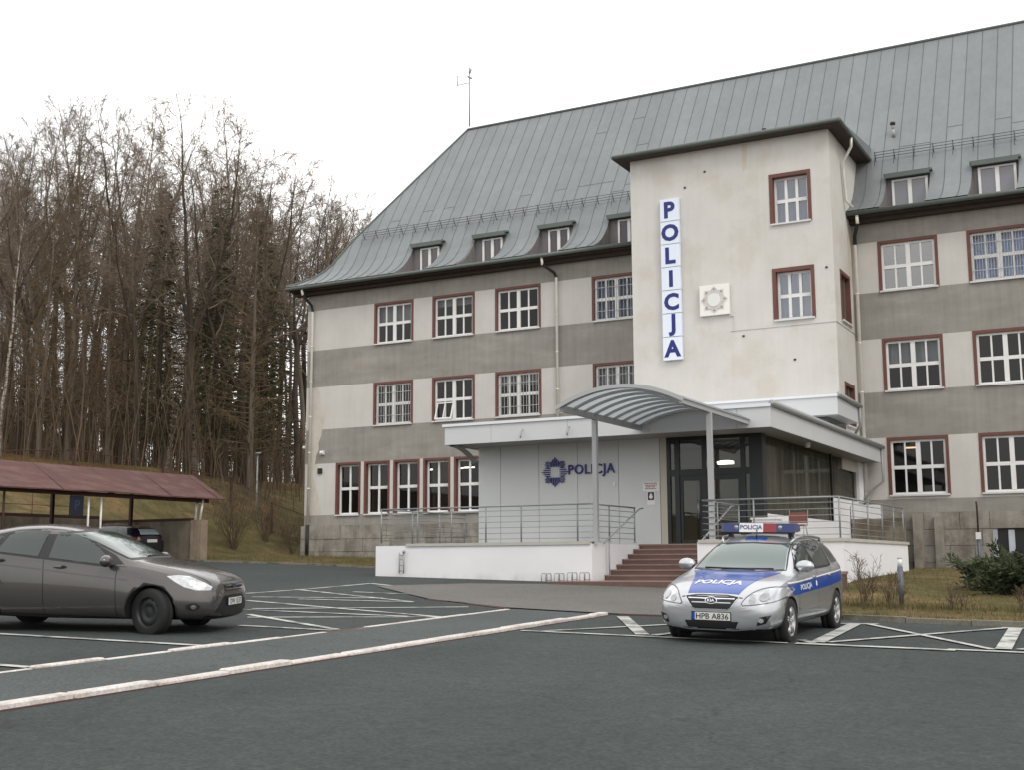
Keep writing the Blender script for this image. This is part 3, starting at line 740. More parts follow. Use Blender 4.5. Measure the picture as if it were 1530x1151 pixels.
# ================================================================== ENTRANCE ANNEX
AX0, AX1, AY = 14.66, 23.68, -12.6; FZ = -5.66; ST = -2.6
an = thing('entrance_annex', 'low flat roofed entrance block clad in pale blue grey panels with glazed corner', 'entrance block', (AX0, AY, FZ))
mb = MB(); xsn = [AX0, 15.44, 16.76, 18.05, 19.37, 20.66]
for a, b in zip(xsn, xsn[1:]): mb.box(a+.007, b-.007, AY, AY+.12, FZ, ST, 0)
mb.box(20.667, 20.86, AY+.01, AY+.14, FZ, ST, 2); mb.box(AX0+.02, 20.86, AY+.02, AY+.2, FZ, ST-.01, 1)
for k in range(9): mb.box(AX0-.001, AX0+.12, AY+.13+1.4*k, AY+.13+1.4*(k+1)-.012, FZ, ST, 0)
build('wall', mb, [panelm, panelj, M('beige jamb panel', C(196, 190, 176, .8), .6)], an)
# glazed side wall: stepped white base, glass, white end pier
mb = MB(); mb.box(AX1-.12, AX1, AY+.35, -4.6, FZ, -4.83); mb.box(AX1-.12, AX1, -4.6, -.02, FZ, -4.05); mb.box(AX1-.12, AX1+.06, -.9, -.02, -4.05, ST)
build('side_base_wall', mb, whitew, an)
mb = MB(); mb.box(AX1-.05, AX1-.045, AY+.4, -4.6, -4.83, ST-.02); mb.box(AX1-.05, AX1-.045, -4.6, -.9, -4.05, ST-.02)
build('side_glazing', mb, glassB, an)
mb = MB(); r = random.Random(3); y = AY+.45
while y < -.95:
    w_ = r.choice((.16, .2, .22)); dd = r.uniform(.0, .05); zb = -4.8 if y < -4.6 else -4.03
    mb.add([(AX1-.28-dd*2, y, zb), (AX1-.2+dd, y+w_, zb), (AX1-.2+dd, y+w_, ST-.03), (AX1-.28-dd*2, y, ST-.03)], [(0, 1, 2, 3)]); y += w_+r.choice((.0, .015, .04))
build('vertical_blinds', mb, blind, an)
mb = MB(); mb.quad((AX1-.42, AY+.4, -4.83), (AX1-.42, -.92, -4.83), (AX1-.42, -.92, ST), (AX1-.42, AY+.4, ST)); build('blind_backing', mb, M('blind backing grey', C(96, 93, 88, .7), .95), an)  # added dark grey backing, so gaps between the slats do not show black
mb = MB()
for y in (AY+.35, -4.62): mb.box(AX1-.08, AX1-.01, y, y+.06, -4.83, ST)
mb.box(AX1-.08, AX1-.01, AY+.4, -4.6, -4.9, -4.83)
build('side_mullions', mb, anth, an)
# glazed front
mb = MB(); z0, z1, tz = FZ, ST, -3.62
for a, b in ((20.86, 20.96), (21.1, 21.24), (21.92, 22.06), (23.05, 23.17), (23.3, AX1)): mb.box(a, b, AY+.02, AY+.14, z0, z1)
mb.box(20.96, 23.3, AY+.03, AY+.13, tz-.1, tz+.08); mb.box(20.96, 23.3, AY+.03, AY+.13, z1-.1, z1); mb.box(20.96, 21.1, AY+.03, AY+.13, z0, z0+.06)
mb.box(AX1-.14, AX1-.001, AY+.14, AY+.34, z0, z1)
build('entrance_frame', mb, anth, an)
for a, b in ((21.24, 21.92), (22.06, 23.05)):
    d = MB()
    for q in ((a+.004, a+.09, z0+.02, tz-.1), (b-.09, b-.004, z0+.02, tz-.1)): d.box(q[0], q[1], AY+.05, AY+.11, q[2], q[3])
    d.box(a+.09, b-.09, AY+.05, AY+.11, z0+.02, z0+.12); d.box(a+.09, b-.09, AY+.05, AY+.11, tz-.24, tz-.1)
    o = build('entrance_door', d, anth, an)
    g = MB(); g.quad((a+.09, AY+.08, z0+.12), (b-.09, AY+.08, z0+.12), (b-.09, AY+.08, tz-.24), (a+.09, AY+.08, tz-.24)); build('door_glass', g, glassA, o)
    hx = b-.13 if a < 22 else a+.13
    h = MB(); h.tube([(hx, AY-.02, -4.95), (hx, AY-.02, -4.4)], .014, 6); h.tube([(hx, AY-.02, -4.9), (hx, AY+.06, -4.9)], .01, 5); h.tube([(hx, AY-.02, -4.45), (hx, AY+.06, -4.45)], .01, 5); build('door_handle', h, steel, o)
g = MB()
for a, b, c, d in ((20.96, 21.1, z0+.06, tz-.1), (20.96, 21.1, tz+.08, z1-.1), (21.24, 21.92, tz+.08, z1-.1), (22.06, 23.05, tz+.08, z1-.1), (23.17, 23.3, tz+.08, z1-.1), (23.17, 23.3, z0, tz-.1)):
    g.quad((a, AY+.08, c), (b, AY+.08, c), (b, AY+.08, d), (a, AY+.08, d))
build('entrance_glazing', g, glassA, an)
hall = M('hall wall', C(196, 186, 160, .8), .9)
mb = MB(); mb.box(15, 23.3, -9.3, -9.2, FZ, -2.7, 0); mb.box(19.4, 19.5, -12.4, -9.3, FZ, -2.7, 0); mb.box(15, 23.3, -12.3, -.2, FZ-.02, FZ+.01, 1); mb.box(22.2, 23.3, -9.35, -9.3, FZ, -3.4, 1); mb.box(20.6, 21.0, -9.36, -9.3, FZ, -3.6, 2)
build('entrance_hall', mb, [hall, tile, M('hall door', C(120, 110, 96, .6), .7)], an)
mb = MB(); mb.box(20.95, 21.2, -9.42, -9.38, -4.75, -4.4); build('notice_board', mb, M('orange notice', C(170, 112, 60, .7), .8), an)
mb = MB(); mb.box(22.1, 22.55, -11.75, -11.6, -3.36, -3.28); mb.ball((22.32, -11.68, -3.3), (.26, .09, .05), 0, 6); build('hall_lamp', mb, lampm, an)
# roof slab, soffit, fascia
FX0, FX1, FY = 14.4, 24.42, -14.2
mb = MB(); mb.box(FX0+.05, FX1-.05, FY+.05, -.16, ST, ST+.04, 0); build('soffit', mb, soffitA, an)
mb = MB(); fx = [FX0, 16.0, 18.5, 21.0, 23.5, FX1]
for a, b in zip(fx, fx[1:]): mb.box(a+.004, b-.004, FY, FY+.05, -2.63, -2.09)
fy = [FY+.05, -12.2, -9.8, -7.4, -5, -2.6, -.2]
for a, b in zip(fy, fy[1:]): mb.box(FX1-.05, FX1, a+.004, b-.004, -2.63, -2.09); mb.box(FX0, FX0+.05, a+.004, b-.004, -2.63, -2.09)
build('fascia', mb, fasciam, an)
mb = MB(); mb.box(FX0-.06, FX1+.02, FY-.05, FY+.3, -2.09, -2.01); mb.box(FX0-.06, FX0+.3, FY+.3, -.2, -2.09, -2.01); mb.box(FX0+.3, FX1-.02, FY+.3, -.2, -2.12, -2.06)
build('roof_capping', mb, capm, an)
mb = MB(); mb.tube([(FX1+.05, FY-.02, -2.0), (FX1+.05, -.12, -2.06)], .085, 10); build('gutter', mb, steelD, an)
mb = MB(); mb.tube([(FX1+.05, -.35, -2.1), (FX1+.05, -.3, -3.3), (FX1-.6, -.25, -3.8), (FX1-.72, -.25, -4.0)], .045, 8); build('downpipe', mb, steelD, an)
mb = MB()   # curved bracket under the left overhang
n = 10; a0 = []
for i in range(n+1):
    t = i/n; a0.append((FX0+.1+.0*t, FY+.2+1.38*t, -2.66-.42*t*t))
for x0, x1 in ((FX0+.06, FX0+.24),):
    vs = [(x, y, z+h) for (x, y, z) in a0 for x, h in ((x0, 0), (x1, 0), (x1, .06), (x0, .06))]
    mb.add(vs, [(i*4+j, i*4+(j+1) % 4, i*4+4+(j+1) % 4, i*4+4+j) for i in range(n) for j in range(4)])
build('curved_bracket', mb, steelD, an)
for x in (17.05, 18.55):
    mb = MB(); mb.tube([(x, FY+.0, -2.3), (x+.02, FY-.16, -2.42)], .015, 6); mb.tube([(x+.02, FY-.14, -2.38), (x+.03, FY-.2, -2.56)], .028, 6); build('spotlight', mb, steelD, an)
mb = MB(); mb.lathe([(0, -.16), (.07, -.15), (.085, -.08), (.085, 0)], 12, 'z', 0, (24.02, -9.0, ST)); build('dome_camera', mb, white, an)
mb = MB(); mb.box(19.2, 19.28, AY-.03, AY, -3.93, -3.83); build('doorbell', mb, white, an)
# raised roof box with clerestory against the tower
UX0, UX1, UY = 18.3, 24.3, -6.1
mb = MB(); mb.box(UX0, UX1, UY, -3.03, -1.45, -.86, 0); build('raised_fascia', mb, fasciam, an)
mb = MB(); mb.box(UX0-.05, UX1+.02, UY-.05, -3.03, -.86, -.78, 0); build('roof_capping', mb, capm, an)
mb = MB(); mb.tube([(UX1+.06, UY-.04, -.8), (UX1+.06, -2.95, -.86)], .08, 10); mb.tube([(UX1+.06, -3.2, -.9), (UX1+.06, -3.1, -1.5), (UX1-.2, -3.05, -1.9)], .045, 8); build('gutter', mb, steelD, an)
mb = MB(); mb.box(UX0+.4, UX1-.45, UY+.5, -3.03, -2.06, -1.45, 0); build('clerestory_glazing', mb, M('dark clerestory', C(70, 70, 68, .5), .15, spec=.6), an)

# wall lettering and emblem on the annex
def star_rays(cx, cz, Rr, yf, yb, mb, mi=0):
    """eight clusters of bars radiating from an open octagon"""
    for k in range(8):
        a = k*math.pi/4; ca, sa = math.cos(a), math.sin(a)
        diag = k % 2
        for j in range(-2, 3):
            o = j*Rr*.14; r0 = Rr*(.36 if not diag else .56); r1 = Rr*(1.0-.13*abs(j)) if not diag else Rr*(1.0-.09*abs(j))
            wd = Rr*.03
            if diag and abs(j) > 1: continue
            q = [(r0, o-wd), (r1-.05*Rr, o-wd), (r1, o), (r1-.05*Rr, o+wd), (r0, o+wd)]
            p = [(cx+u*ca-v*sa, cz+u*sa+v*ca) for u, v in q]
            n = len(p); vs = [(x, yf, z) for x, z in p]+[(x, yb, z) for x, z in p]
            mb.add(vs, [tuple(range(n)), tuple(range(2*n-1, n-1, -1))]+[(i, n+i, n+(i+1) % n, (i+1) % n) for i in range(n)], mi)
em = MB(); star_rays(17.32, -3.46, .45, AY-.06, AY-.02, em)
tag(build('star_emblem', em, blueL), 'navy blue star of rays mounted on the grey panel wall left of the lettering', 'emblem')
ls = thing('wall_lettering', 'navy POLICJA letters fixed to the grey panel wall beside the star', 'lettering', (18.52, AY-.02, -3.45))
def letters(word, cx, cz, width, height, y, mat, parent, name='letter', bold=.02, gap=None):
    vs, fs = text2d(word, 1.0, bold, ext=.02, space=1.12)
    x0 = min(v[0] for v in vs); x1 = max(v[0] for v in vs); y0 = min(v[1] for v in vs); y1 = max(v[1] for v in vs)
    # split into letters by connectivity in x
    ms = {}; tot = MB(); tot.add(vs, fs)
    par = list(range(len(vs)))
    def fd(i):
        while par[i] != i: par[i] = par[par[i]]; i = par[i]
        return i
    for f in fs:
        for k in f[1:]: par[fd(k)] = fd(f[0])
    for f in fs: ms.setdefault(fd(f[0]), []).append(f)
    for root in sorted(ms, key=lambda q: min(vs[i][0] for f in ms[q] for i in f)):
        ids = sorted({i for f in ms[root] for i in f}); ix = {i: k for k, i in enumerate(ids)}
        g = MB(); g.add([(cx-width/2+(vs[i][0]-x0)/(x1-x0)*width, y-vs[i][2], cz-height/2+(vs[i][1]-y0)/(y1-y0)*height) for i in ids], [tuple(ix[i] for i in f) for f in ms[root]])
        build(name, g, mat, parent)
letters('POLICJA', 18.52, -3.45, 1.5, .38, AY-.04, blueL, ls, bold=.012)
ns = thing('notice_sign', 'small white notice with black pictogram square on the panel wall left of the door', 'notice', (20.37, AY, -4.1))
mb = MB(); mb.box(20.13, 20.62, AY-.012, AY-.002, -4.12, -3.86); mb.box(20.25, 20.5, AY-.012, AY-.002, -4.52, -4.12); build('board', mb, white, ns)
mb = MB(); mb.box(20.28, 20.47, AY-.016, AY-.012, -4.38, -4.15); build('pictogram_square', mb, M('sign navy', C(28, 30, 50, .8), .5), ns)
mb = MB(); mb.add([(20.375+.055*math.cos(t), AY-.018, -4.29+.055*math.sin(t)) for t in [i*math.pi/8 for i in range(16)]], [tuple(range(16))]); mb.add([(20.33, AY-.0181, -4.24), (20.42, AY-.0181, -4.24), (20.375, AY-.0181, -4.17)], [(0, 1, 2)]); build('pictogram', mb, white, ns)
mb = MB()
for i, (z, a, b, c) in enumerate(((-3.9, 20.17, 20.58, 0), (-3.955, 20.2, 20.56, 1), (-4.0, 20.22, 20.5, 1), (-4.05, 20.2, 20.55, 1))):
    x = a; r = random.Random(i)
    while x < b:
        l = r.uniform(.02, .06); mb.box(x, min(x+l, b), AY-.015, AY-.012, z-.014, z+.014, 0); x += l+.015
build('small_print', mb, M('red print', C(150, 70, 76, .7), .6), ns)

# ------------------------------------------------------------------ terrace
tp = [(14.2, -17.5), (20.7, -17.5), (20.7, -14.4), (23.47, -14.4), (23.47, -17.5), (26.95, -17.5), (26.95, -9.8), (23.75, -9.8), (23.75, -12.55), (14.2, -12.55)]
te = thing('terrace', 'raised terrace with white painted retaining walls in front of the entrance block', 'terrace', (14.2, -17.5, -6.6))
mb = MB(); mb.prism(tp, -7.4, FZ-.02, 0, 1); build('retaining_wall', mb, [whitet, tile], te)
mb = MB()
def cap(x0, x1, y0, y1): mb.box(x0, x1, y0, y1, FZ-.04, FZ+.035)
cap(15.2, 20.66, -17.54, -17.25); cap(23.5, 26.99, -17.54, -17.25); cap(26.7, 26.99, -17.25, -9.76)
build('coping', mb, capst, te)
# ladder-like pipe on the wall
ld = thing('wall_ladder', 'short steel rung ladder fixed on the white terrace wall near its left end', 'ladder', (15.1, -17.56, -6.5))
mb = MB()
for x in (15.02, 15.16): mb.tube([(x, -17.57, -6.42), (x, -17.57, -5.86)], .018, 6)
for z in (-6.35, -6.2, -6.05, -5.93): mb.tube([(15.02, -17.57, z), (15.16, -17.57, z)], .013, 6)
mb.ball((15.18, -17.6, -5.84), .05, 0, 6); build('frame', mb, steelD, ld)

# ------------------------------------------------------------------ staircase
sc = thing('staircase', 'flight of seven red granite steps rising to the entrance terrace', 'steps', (22, -17, -6.6))
Z0 = -6.6; RISE = (FZ-.005-Z0)/7; TR = (2.32)/6; ys0 = -16.74
for k in range(7):
    y0 = ys0+TR*k; z = Z0+RISE*(k+1)
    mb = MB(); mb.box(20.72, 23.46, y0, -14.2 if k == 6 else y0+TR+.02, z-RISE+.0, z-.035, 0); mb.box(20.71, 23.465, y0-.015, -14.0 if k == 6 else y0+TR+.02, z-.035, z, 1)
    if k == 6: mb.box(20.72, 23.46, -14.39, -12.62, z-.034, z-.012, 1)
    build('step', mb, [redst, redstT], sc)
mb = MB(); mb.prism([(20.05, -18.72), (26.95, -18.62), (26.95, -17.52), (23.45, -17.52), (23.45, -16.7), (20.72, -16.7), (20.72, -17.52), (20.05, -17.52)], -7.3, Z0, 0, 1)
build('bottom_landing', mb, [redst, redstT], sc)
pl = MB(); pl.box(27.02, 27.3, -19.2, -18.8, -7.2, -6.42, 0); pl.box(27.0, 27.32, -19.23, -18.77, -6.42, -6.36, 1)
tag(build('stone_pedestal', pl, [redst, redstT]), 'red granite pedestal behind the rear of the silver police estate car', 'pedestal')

# ------------------------------------------------------------------ railings
railm = M('railing steel', C(144, 148, 150, .8), .4, .3)
def railing(name, label, pts, zt=FZ+.98, z0=FZ+.03, nb=6, posts=None, group='steel railings on the entrance terrace', mat=None):
    mat = mat or railm
    o = thing(name, label, 'railing', (pts[0][0], pts[0][1], z0), group)
    m = MB()
    for a, b in zip(pts, pts[1:]): m.tube([(a[0], a[1], zt), (b[0], b[1], zt)], .021, 8)
    build('handrail', m, mat, o)
    for k in range(nb):
        m = MB(); z = z0+.1+(zt-.12-z0-.1)*k/(nb-1)
        for a, b in zip(pts, pts[1:]): m.tube([(a[0], a[1], z), (b[0], b[1], z)], .009, 6)
        build('rail_bar', m, mat, o)
    for x, y in posts:
        m = MB(); m.tube([(x, y, z0), (x, y, zt)], .021, 8); m.lathe([(.055, 0), (.055, .012), (.02, .02)], 12, 'z', 0, (x, y, z0)); build('post', m, mat, o)
    return o
railing('railing', 'long steel railing on the white terrace wall left of the steps', [(14.28, -17.38), (20.62, -17.38)], posts=[(14.3, -17.38), (15.48, -17.38), (16.55, -17.38), (17.6, -17.38), (18.65, -17.38), (20.26, -17.38)])
railing('railing', 'steel railing at the left end of the terrace in front of the red framed windows', [(14.3, -17.3), (14.3, -12.8)], posts=[(14.3, -15.8), (14.3, -14.3), (14.3, -12.85)])
railing('railing', 'short steel railing beside the left edge of the red steps', [(20.62, -17.3), (20.62, -14.45)], posts=[(20.62, -16.2), (20.62, -14.48)])
railing('railing', 'short steel railing beside the right edge of the red steps', [(23.56, -17.3), (23.56, -14.45)], posts=[(23.56, -16.2), (23.56, -14.48)])
railing('railing', 'steel railing right of the steps running round the right corner of the white terrace', [(23.6, -17.38), (26.86, -17.38), (26.86, -9.85)], posts=[(24.85, -17.38), (26.86, -17.38), (26.86, -15.99), (26.86, -14.4), (26.86, -12.7), (26.86, -11.2), (26.86, -9.87)])
def handrail(x, lab):
    o = thing('stair_handrail', lab, 'handrail', (x, -16.6, -6.5))
    m = MB(); m.tube([(x, ys0-.2, Z0+.95), (x, -14.55, FZ+.95), (x, -14.3, FZ+.97)], .022, 8); build('handrail', m, steelD, o)
    m = MB(); m.tube([(x, ys0+.1, Z0+.1), (x, ys0+.1, Z0+1.02)], .02, 8); m.ball((x, ys0-.2, Z0+.95), .03, 0, 6); build('post', m, steelD, o)
handrail(20.8, 'sloping steel handrail along the left side of the red steps')
handrail(23.38, 'sloping steel handrail along the right side of the red steps')

# ------------------------------------------------------------------ canopy
canst = M('canopy grey paint', C(176, 178, 179, .85), .45, .1)
ca = thing('entrance_canopy', 'arched translucent canopy on two grey posts over the red entrance steps', 'canopy', (22.26, -16.7, FZ))
CX0, CX1, CY0, CY1, CZ = 20.74, 23.79, -19.25, -14.22, -2.45
def arcz(x): t = (x-(CX0+CX1)/2)/((CX1-CX0)/2); return CZ+.06+.38*(1-t*t)
for x in (CX0, CX1):
    mb = MB(); mb.box(x-.045, x+.045, CY0, CY1, CZ-.09, CZ+.06); build('beam', mb, canst, ca)
    mb = MB(); mb.box(x-.06, x+.06, -17.36, -17.24, FZ+.03, CZ-.09); mb.box(x-.12, x+.12, -17.42, -17.18, FZ+.03, FZ+.05); build('post', mb, canst, ca)
n = 20; nr = 9
for k in range(nr):
    y = CY0+.03+(CY1-CY0-.1)*k/(nr-1); mb = MB()
    vs = []
    for i in range(n+1):
        x = CX0+(CX1-CX0)*i/n; z = arcz(x)
        vs += [(x, y-.04, z-.07), (x, y+.04, z-.07), (x, y+.04, z-.01), (x, y-.04, z-.01)]
    mb.add(vs, [(i*4+j, i*4+(j+1) % 4, i*4+4+(j+1) % 4, i*4+4+j) for i in range(n) for j in range(4)]+[(0, 3, 2, 1), (n*4, n*4+1, n*4+2, n*4+3)])
    build('arched_rib', mb, canst, ca)
mb = MB(); vs = []
for i in range(n+1):
    x = CX0-.08+(CX1-CX0+.16)*i/n; z = arcz(x)
    vs += [(x, CY0-.08, z), (x, CY1, z), (x, CY1, z+.02), (x, CY0-.08, z+.02)]
mb.add(vs, [(i*4+j, i*4+(j+1) % 4, i*4+4+(j+1) % 4, i*4+4+j) for i in range(n) for j in range(4)]+[(0, 3, 2, 1), (n*4, n*4+1, n*4+2, n*4+3)], 0, True)
polyt = bpy.data.materials.new('translucent sheet'); polyt.use_nodes = True
_n = polyt.node_tree.nodes; _l = polyt.node_tree.links; _n.clear()
_o = _n.new('ShaderNodeOutputMaterial'); _a = _n.new('ShaderNodeBsdfTranslucent'); _a.inputs[0].default_value = (.66, .69, .71, 1); _b = _n.new('ShaderNodeBsdfPrincipled'); _b.inputs['Base Color'].default_value = (.72, .75, .78, 1); _b.inputs['Roughness'].default_value = .25
_m = _n.new('ShaderNodeMixShader'); _m.inputs[0].default_value = .25; _l.new(_a.outputs[0], _m.inputs[1]); _l.new(_b.outputs[0], _m.inputs[2]); _l.new(_m.outputs[0], _o.inputs[0])
build('canopy_sheet', mb, polyt, ca)
mb = MB(); vs = []
for i in range(n+1):
    x = CX0-.09+(CX1-CX0+.18)*i/n; z = arcz(x)
    vs += [(x, CY0-.12, z-.07), (x, CY0-.08, z-.07), (x, CY0-.08, z+.03), (x, CY0-.12, z+.03)]
mb.add(vs, [(i*4+j, i*4+(j+1) % 4, i*4+4+(j+1) % 4, i*4+4+j) for i in range(n) for j in range(4)]+[(0, 3, 2, 1), (n*4, n*4+1, n*4+2, n*4+3)])
build('front_arch', mb, canst, ca)

# ------------------------------------------------------------------ tower sign and plaque
SG0, SG1, SZ1, SZ0 = 17.24, 17.99, 7.53, 1.31
sg = thing('vertical_letter_sign', 'column of seven white boxes spelling POLICJA in blue on the pale tower', 'sign', (17.6, TWY, 4.4))
hh = (SZ1-SZ0)/7
for k, ch in enumerate('POLICJA'):
    za = SZ1-hh*(k+1); mb = MB(); mb.box(SG0, SG1, TWY-.16, TWY-.02, za+.012, za+hh-.012)
    b = build('letter_box', mb, signw, sg)
    vs, fs = text2d(ch, .84, .034, ext=.004)
    g = MB(); x0 = min(v[0] for v in vs); x1 = max(v[0] for v in vs); y0 = min(v[1] for v in vs); y1 = max(v[1] for v in vs)
    g.add([((SG0+SG1)/2+v[0]-(x0+x1)/2, TWY-.165-v[2], za+hh/2+v[1]-(y0+y1)/2) for v in vs], fs); build('letter', g, blue, b)
pq = thing('star_plaque', 'square white plaque with a silver eight pointed star on the pale tower', 'plaque', (19.26, TWY, 3.4))
mb = MB(); mb.box(18.72, 19.85, TWY-.16, TWY-.02, 2.86, 4.0); build('plate', mb, M('plaque white', C(232, 230, 224, .92), .4), pq)
def starpoly(cx, cz, r1, r2, n=8, ph=0):
    return [(cx+(r1 if i % 2 == 0 else r2)*math.cos(ph+i*math.pi/n), cz+(r1 if i % 2 == 0 else r2)*math.sin(ph+i*math.pi/n)) for i in range(2*n)]
def slabpoly(mb, p, yf, yb, mi=0):
    n = len(p); mb.add([(x, yf, z) for x, z in p]+[(x, yb, z) for x, z in p], [tuple(range(n)), tuple(range(2*n-1, n-1, -1))]+[(i, n+i, n+(i+1) % n, (i+1) % n) for i in range(n)], mi)
mb = MB(); slabpoly(mb, starpoly(19.28, 3.44, .5, .37, 8, math.pi/2), TWY-.19, TWY-.16); build('star', mb, M('silver relief', C(204, 200, 193, .85), .4, .15, var=.15, vs=9), pq)
mb = MB()
for k in range(8):
    a = k*math.pi/4+math.pi/2; cx, cz = 19.28+.4*math.cos(a), 3.44+.4*math.sin(a); mb.ball((cx, TWY-.19, cz), .035, 0, 5)
build('star_beads', mb, steel, pq)
mb = MB(); slabpoly(mb, [(19.28+.25*math.cos(i*math.pi/12), 3.42+.25*math.sin(i*math.pi/12)) for i in range(24)], TWY-.205, TWY-.19); build('star_centre', mb, M('plaque centre', C(222, 224, 219, .9), .35), pq)

# ------------------------------------------------------------------ small things round the entrance
def rack():
    o = thing('bicycle_stand', 'low tubular bicycle hoop standing against the white terrace wall', 'bicycle stand', (0, 0, 0), 'bicycle hoops by the white terrace wall')
    m = MB(); m.tube([(-.0, -.18, 0), (0, -.18, .16), (0, -.15, .2), (.0, .1, .2), (0, .13, .16), (0, .13, 0)], .011, 6); m.tube([(.12, -.18, 0), (.12, -.18, .16), (.12, -.15, .2), (.12, .1, .2), (.12, .13, .16), (.12, .13, 0)], .011, 6); build('hoop', m, steelD, o, local=True)
    m = MB(); m.tube([(-.03, .13, .03), (.15, .13, .03)], .01, 5); build('foot_bar', m, steelD, o, local=True)
    return o
rk = rack()
for i, x in enumerate((19.5, 19.86, 20.22, 20.56)):
    o = rk if i == 0 else copy_tree(rk)
    o.location = (x, -17.75, -6.62 if x < 20 else Z0)
wb = MB(); wb.box(23.85, 24.5, -14.3, -13.8, FZ, FZ+.6, 0); wb.box(23.82, 24.53, -14.33, -13.77, FZ+.6, FZ+.65, 0)
tag(build('metal_locker', wb, whitew), 'white metal box standing on the terrace behind the steel railing', 'box')
ch = thing('terrace_chair', 'reddish brown chair with bent steel frame on the terrace beside the white box', 'chair', (24.95, -14, FZ))
mb = MB(); mb.box(24.73, 25.17, -14.2, -13.8, FZ+.42, FZ+.46); build('seat', mb, M('chair red brown', C(140, 84, 68, .7), .5), ch)
mb = MB(); mb.box(24.73, 25.17, -13.84, -13.8, FZ+.5, FZ+.78); build('backrest', mb, bpy.data.materials['chair red brown'], ch)
mb = MB()
for x in (24.71, 25.19): mb.tube([(x, -14.25, FZ), (x, -14.22, FZ+.4), (x, -13.85, FZ+.44), (x, -13.78, FZ+.84)], .014, 6); mb.tube([(x, -13.78, FZ), (x, -14.0, FZ+.42)], .014, 6)
build('frame', mb, steel, ch)
wl = MB(); wl.box(23.72, 24.72, -2.3, -2.1, -4.7, -4.22); wl.box(23.72, 25.5, -2.32, -2.08, -6.9, -4.7, 1)
tag(build('ramp_wall', wl, [whitew, conc]), 'low concrete wall with white upper part between terrace and stone plinth', 'wall')
sp = thing('service_post', 'thin rusty post with white junction box standing before the stone plinth', 'post', (27.3, -.6, -6.5))
mb = MB(); mb.tube([(27.62, -.45, -5.2), (27.62, -.45, -4.25), (27.6, -.42, -4.12)], .03, 8); build('upper_pole', mb, rust, sp)
mb = MB(); mb.tube([(27.62, -.45, -6.7), (27.62, -.45, -5.4)], .055, 10); build('lower_pole', mb, M('blue grey steel', C(104, 116, 126, .7), .5), sp)
mb = MB(); mb.box(27.54, 27.7, -.54, -.38, -5.42, -5.18); build('junction_box', mb, white, sp)
BXY = (29.02, -22.0); zb = terr(*BXY)
bo = thing('bollard_light', 'slim blue grey bollard light with white top on the lawn', 'bollard', (*BXY, zb))
mb = MB(); mb.tube([(*BXY, zb-.05), (*BXY, zb+.72)], .05, 14); build('post', mb, M('bollard blue grey', C(96, 106, 118, .7), .4), bo)
mb = MB(); mb.tube([(*BXY, zb+.72), (*BXY, zb+.87)], .044, 14); build('lens', mb, M('frosted lens', C(225, 226, 224, .9), .3), bo)
mb = MB(); mb.lathe([(.0, .02), (.046, .016), (.054, 0)], 14, 'z', 0, (*BXY, zb+.87)); build('cap', mb, steelD, bo)

# ------------------------------------------------------------------ carport
cp = thing('carport', 'long open carport with faded red sheet roof at the foot of the grassy bank', 'carport', (-1, -8, -5.95))
RY1, RY0 = -4.3, -60
mb = MB(); E1 = -6.55
eav = [(-.75, E1, -3.47), (-.75, RY0, -3.6)]; rid = [(-4.6, RY1, -2.25), (-4.6, RY0, -2.36)]
r = random.Random(4); n = 60
def lerp3(a, b, t): return tuple(a[i]+(b[i]-a[i])*t for i in range(3))
vs = []
for i in range(n+1):
    t = i/n; j = r.uniform(-.035, .02); a = lerp3(eav[0], eav[1], t); b = lerp3(rid[0], rid[1], t); vs += [(a[0], a[1], a[2]+j), b, (b[0], b[1], b[2]-.06), (a[0], a[1], a[2]-.05+j)]
mb.add(vs, [(i*4+k, i*4+(k+1) % 4, i*4+4+(k+1) % 4, i*4+4+k) for i in range(n) for k in range(4)]+[(3, 2, 1, 0)])
for i in range(n):   # sheet laps
    t = (i+.5)/n
    if i % 3 == 0: mb.tube([lerp3(eav[0], eav[1], t), lerp3(rid[0], rid[1], t)], .014, 4)
build('roof', mb, carroof, cp)
mb = MB(); mb.box(-1.15, -1.05, RY0, -7.2, -3.68, -3.52); build('eave_beam', mb, rust, cp)
mb = MB(); mb.box(-6.62, -6.5, RY0, -7.7, -4.25, -4.12); build('wall_beam', mb, rust, cp)
for i, y in enumerate((-8.0, -12.1, -16.0, -19.9, -24, -28, -32, -36)):
    mb = MB(); mb.box(-4.6, -4.48, y-.06, y+.06, -6, -2.4); build('post', mb, rust, cp)
    if i:
        mb = MB(); mb.tube([(-1.1, y-.8 if i == 1 else y-1.2, base(-1.1, y)), (-1.1, y-.8 if i == 1 else y-1.2, -3.55)], .04, 8); build('post', mb, pipem if i == 1 else rust, cp)
    mb = MB(); mb.tube([(-1.1, y, -3.6), (-4.55, y, -2.42)], .045, 6); build('rafter', mb, rust, cp)
mb = MB()
for k in range(16): y = -9.2-2.0*k; mb.tube([(-6.7, y, -4.2), (-6.7, y, -3.1)], .015, 4)
mb.tube([(-6.7, -8, -3.75), (-6.7, -40, -3.75)], .012, 4); build('wire_fence', mb, rust, cp)
mb = MB(); mb.box(-6.6, -1.45, -7.78, -7.5, -6.4, -4.4, 0); mb.box(-6.75, -6.5, -60, -7.7, -6.5, -4.25, 0)
build('rear_wall', mb, conc, cp)
mb = MB(); mb.box(-6.6, -1.4, -7.8, -7.6, -4.4, -4.3); build('end_beam', mb, rust, cp)
mb = MB(); mb.tube([(-1.1, -13.5, base(-1.1, -13.5)), (-1.1, -13.5, -3.55)], .04, 8); build('post', mb, pipem, cp)
mb = MB(); mb.box(-1.4, -.85, -7.85, -7.45, -6.4, -4.38, 0); build('end_pillar', mb, M('pale concrete pillar', C(168, 150, 130, .62), .9, var=.2, streak=.2, fine=.1), cp)
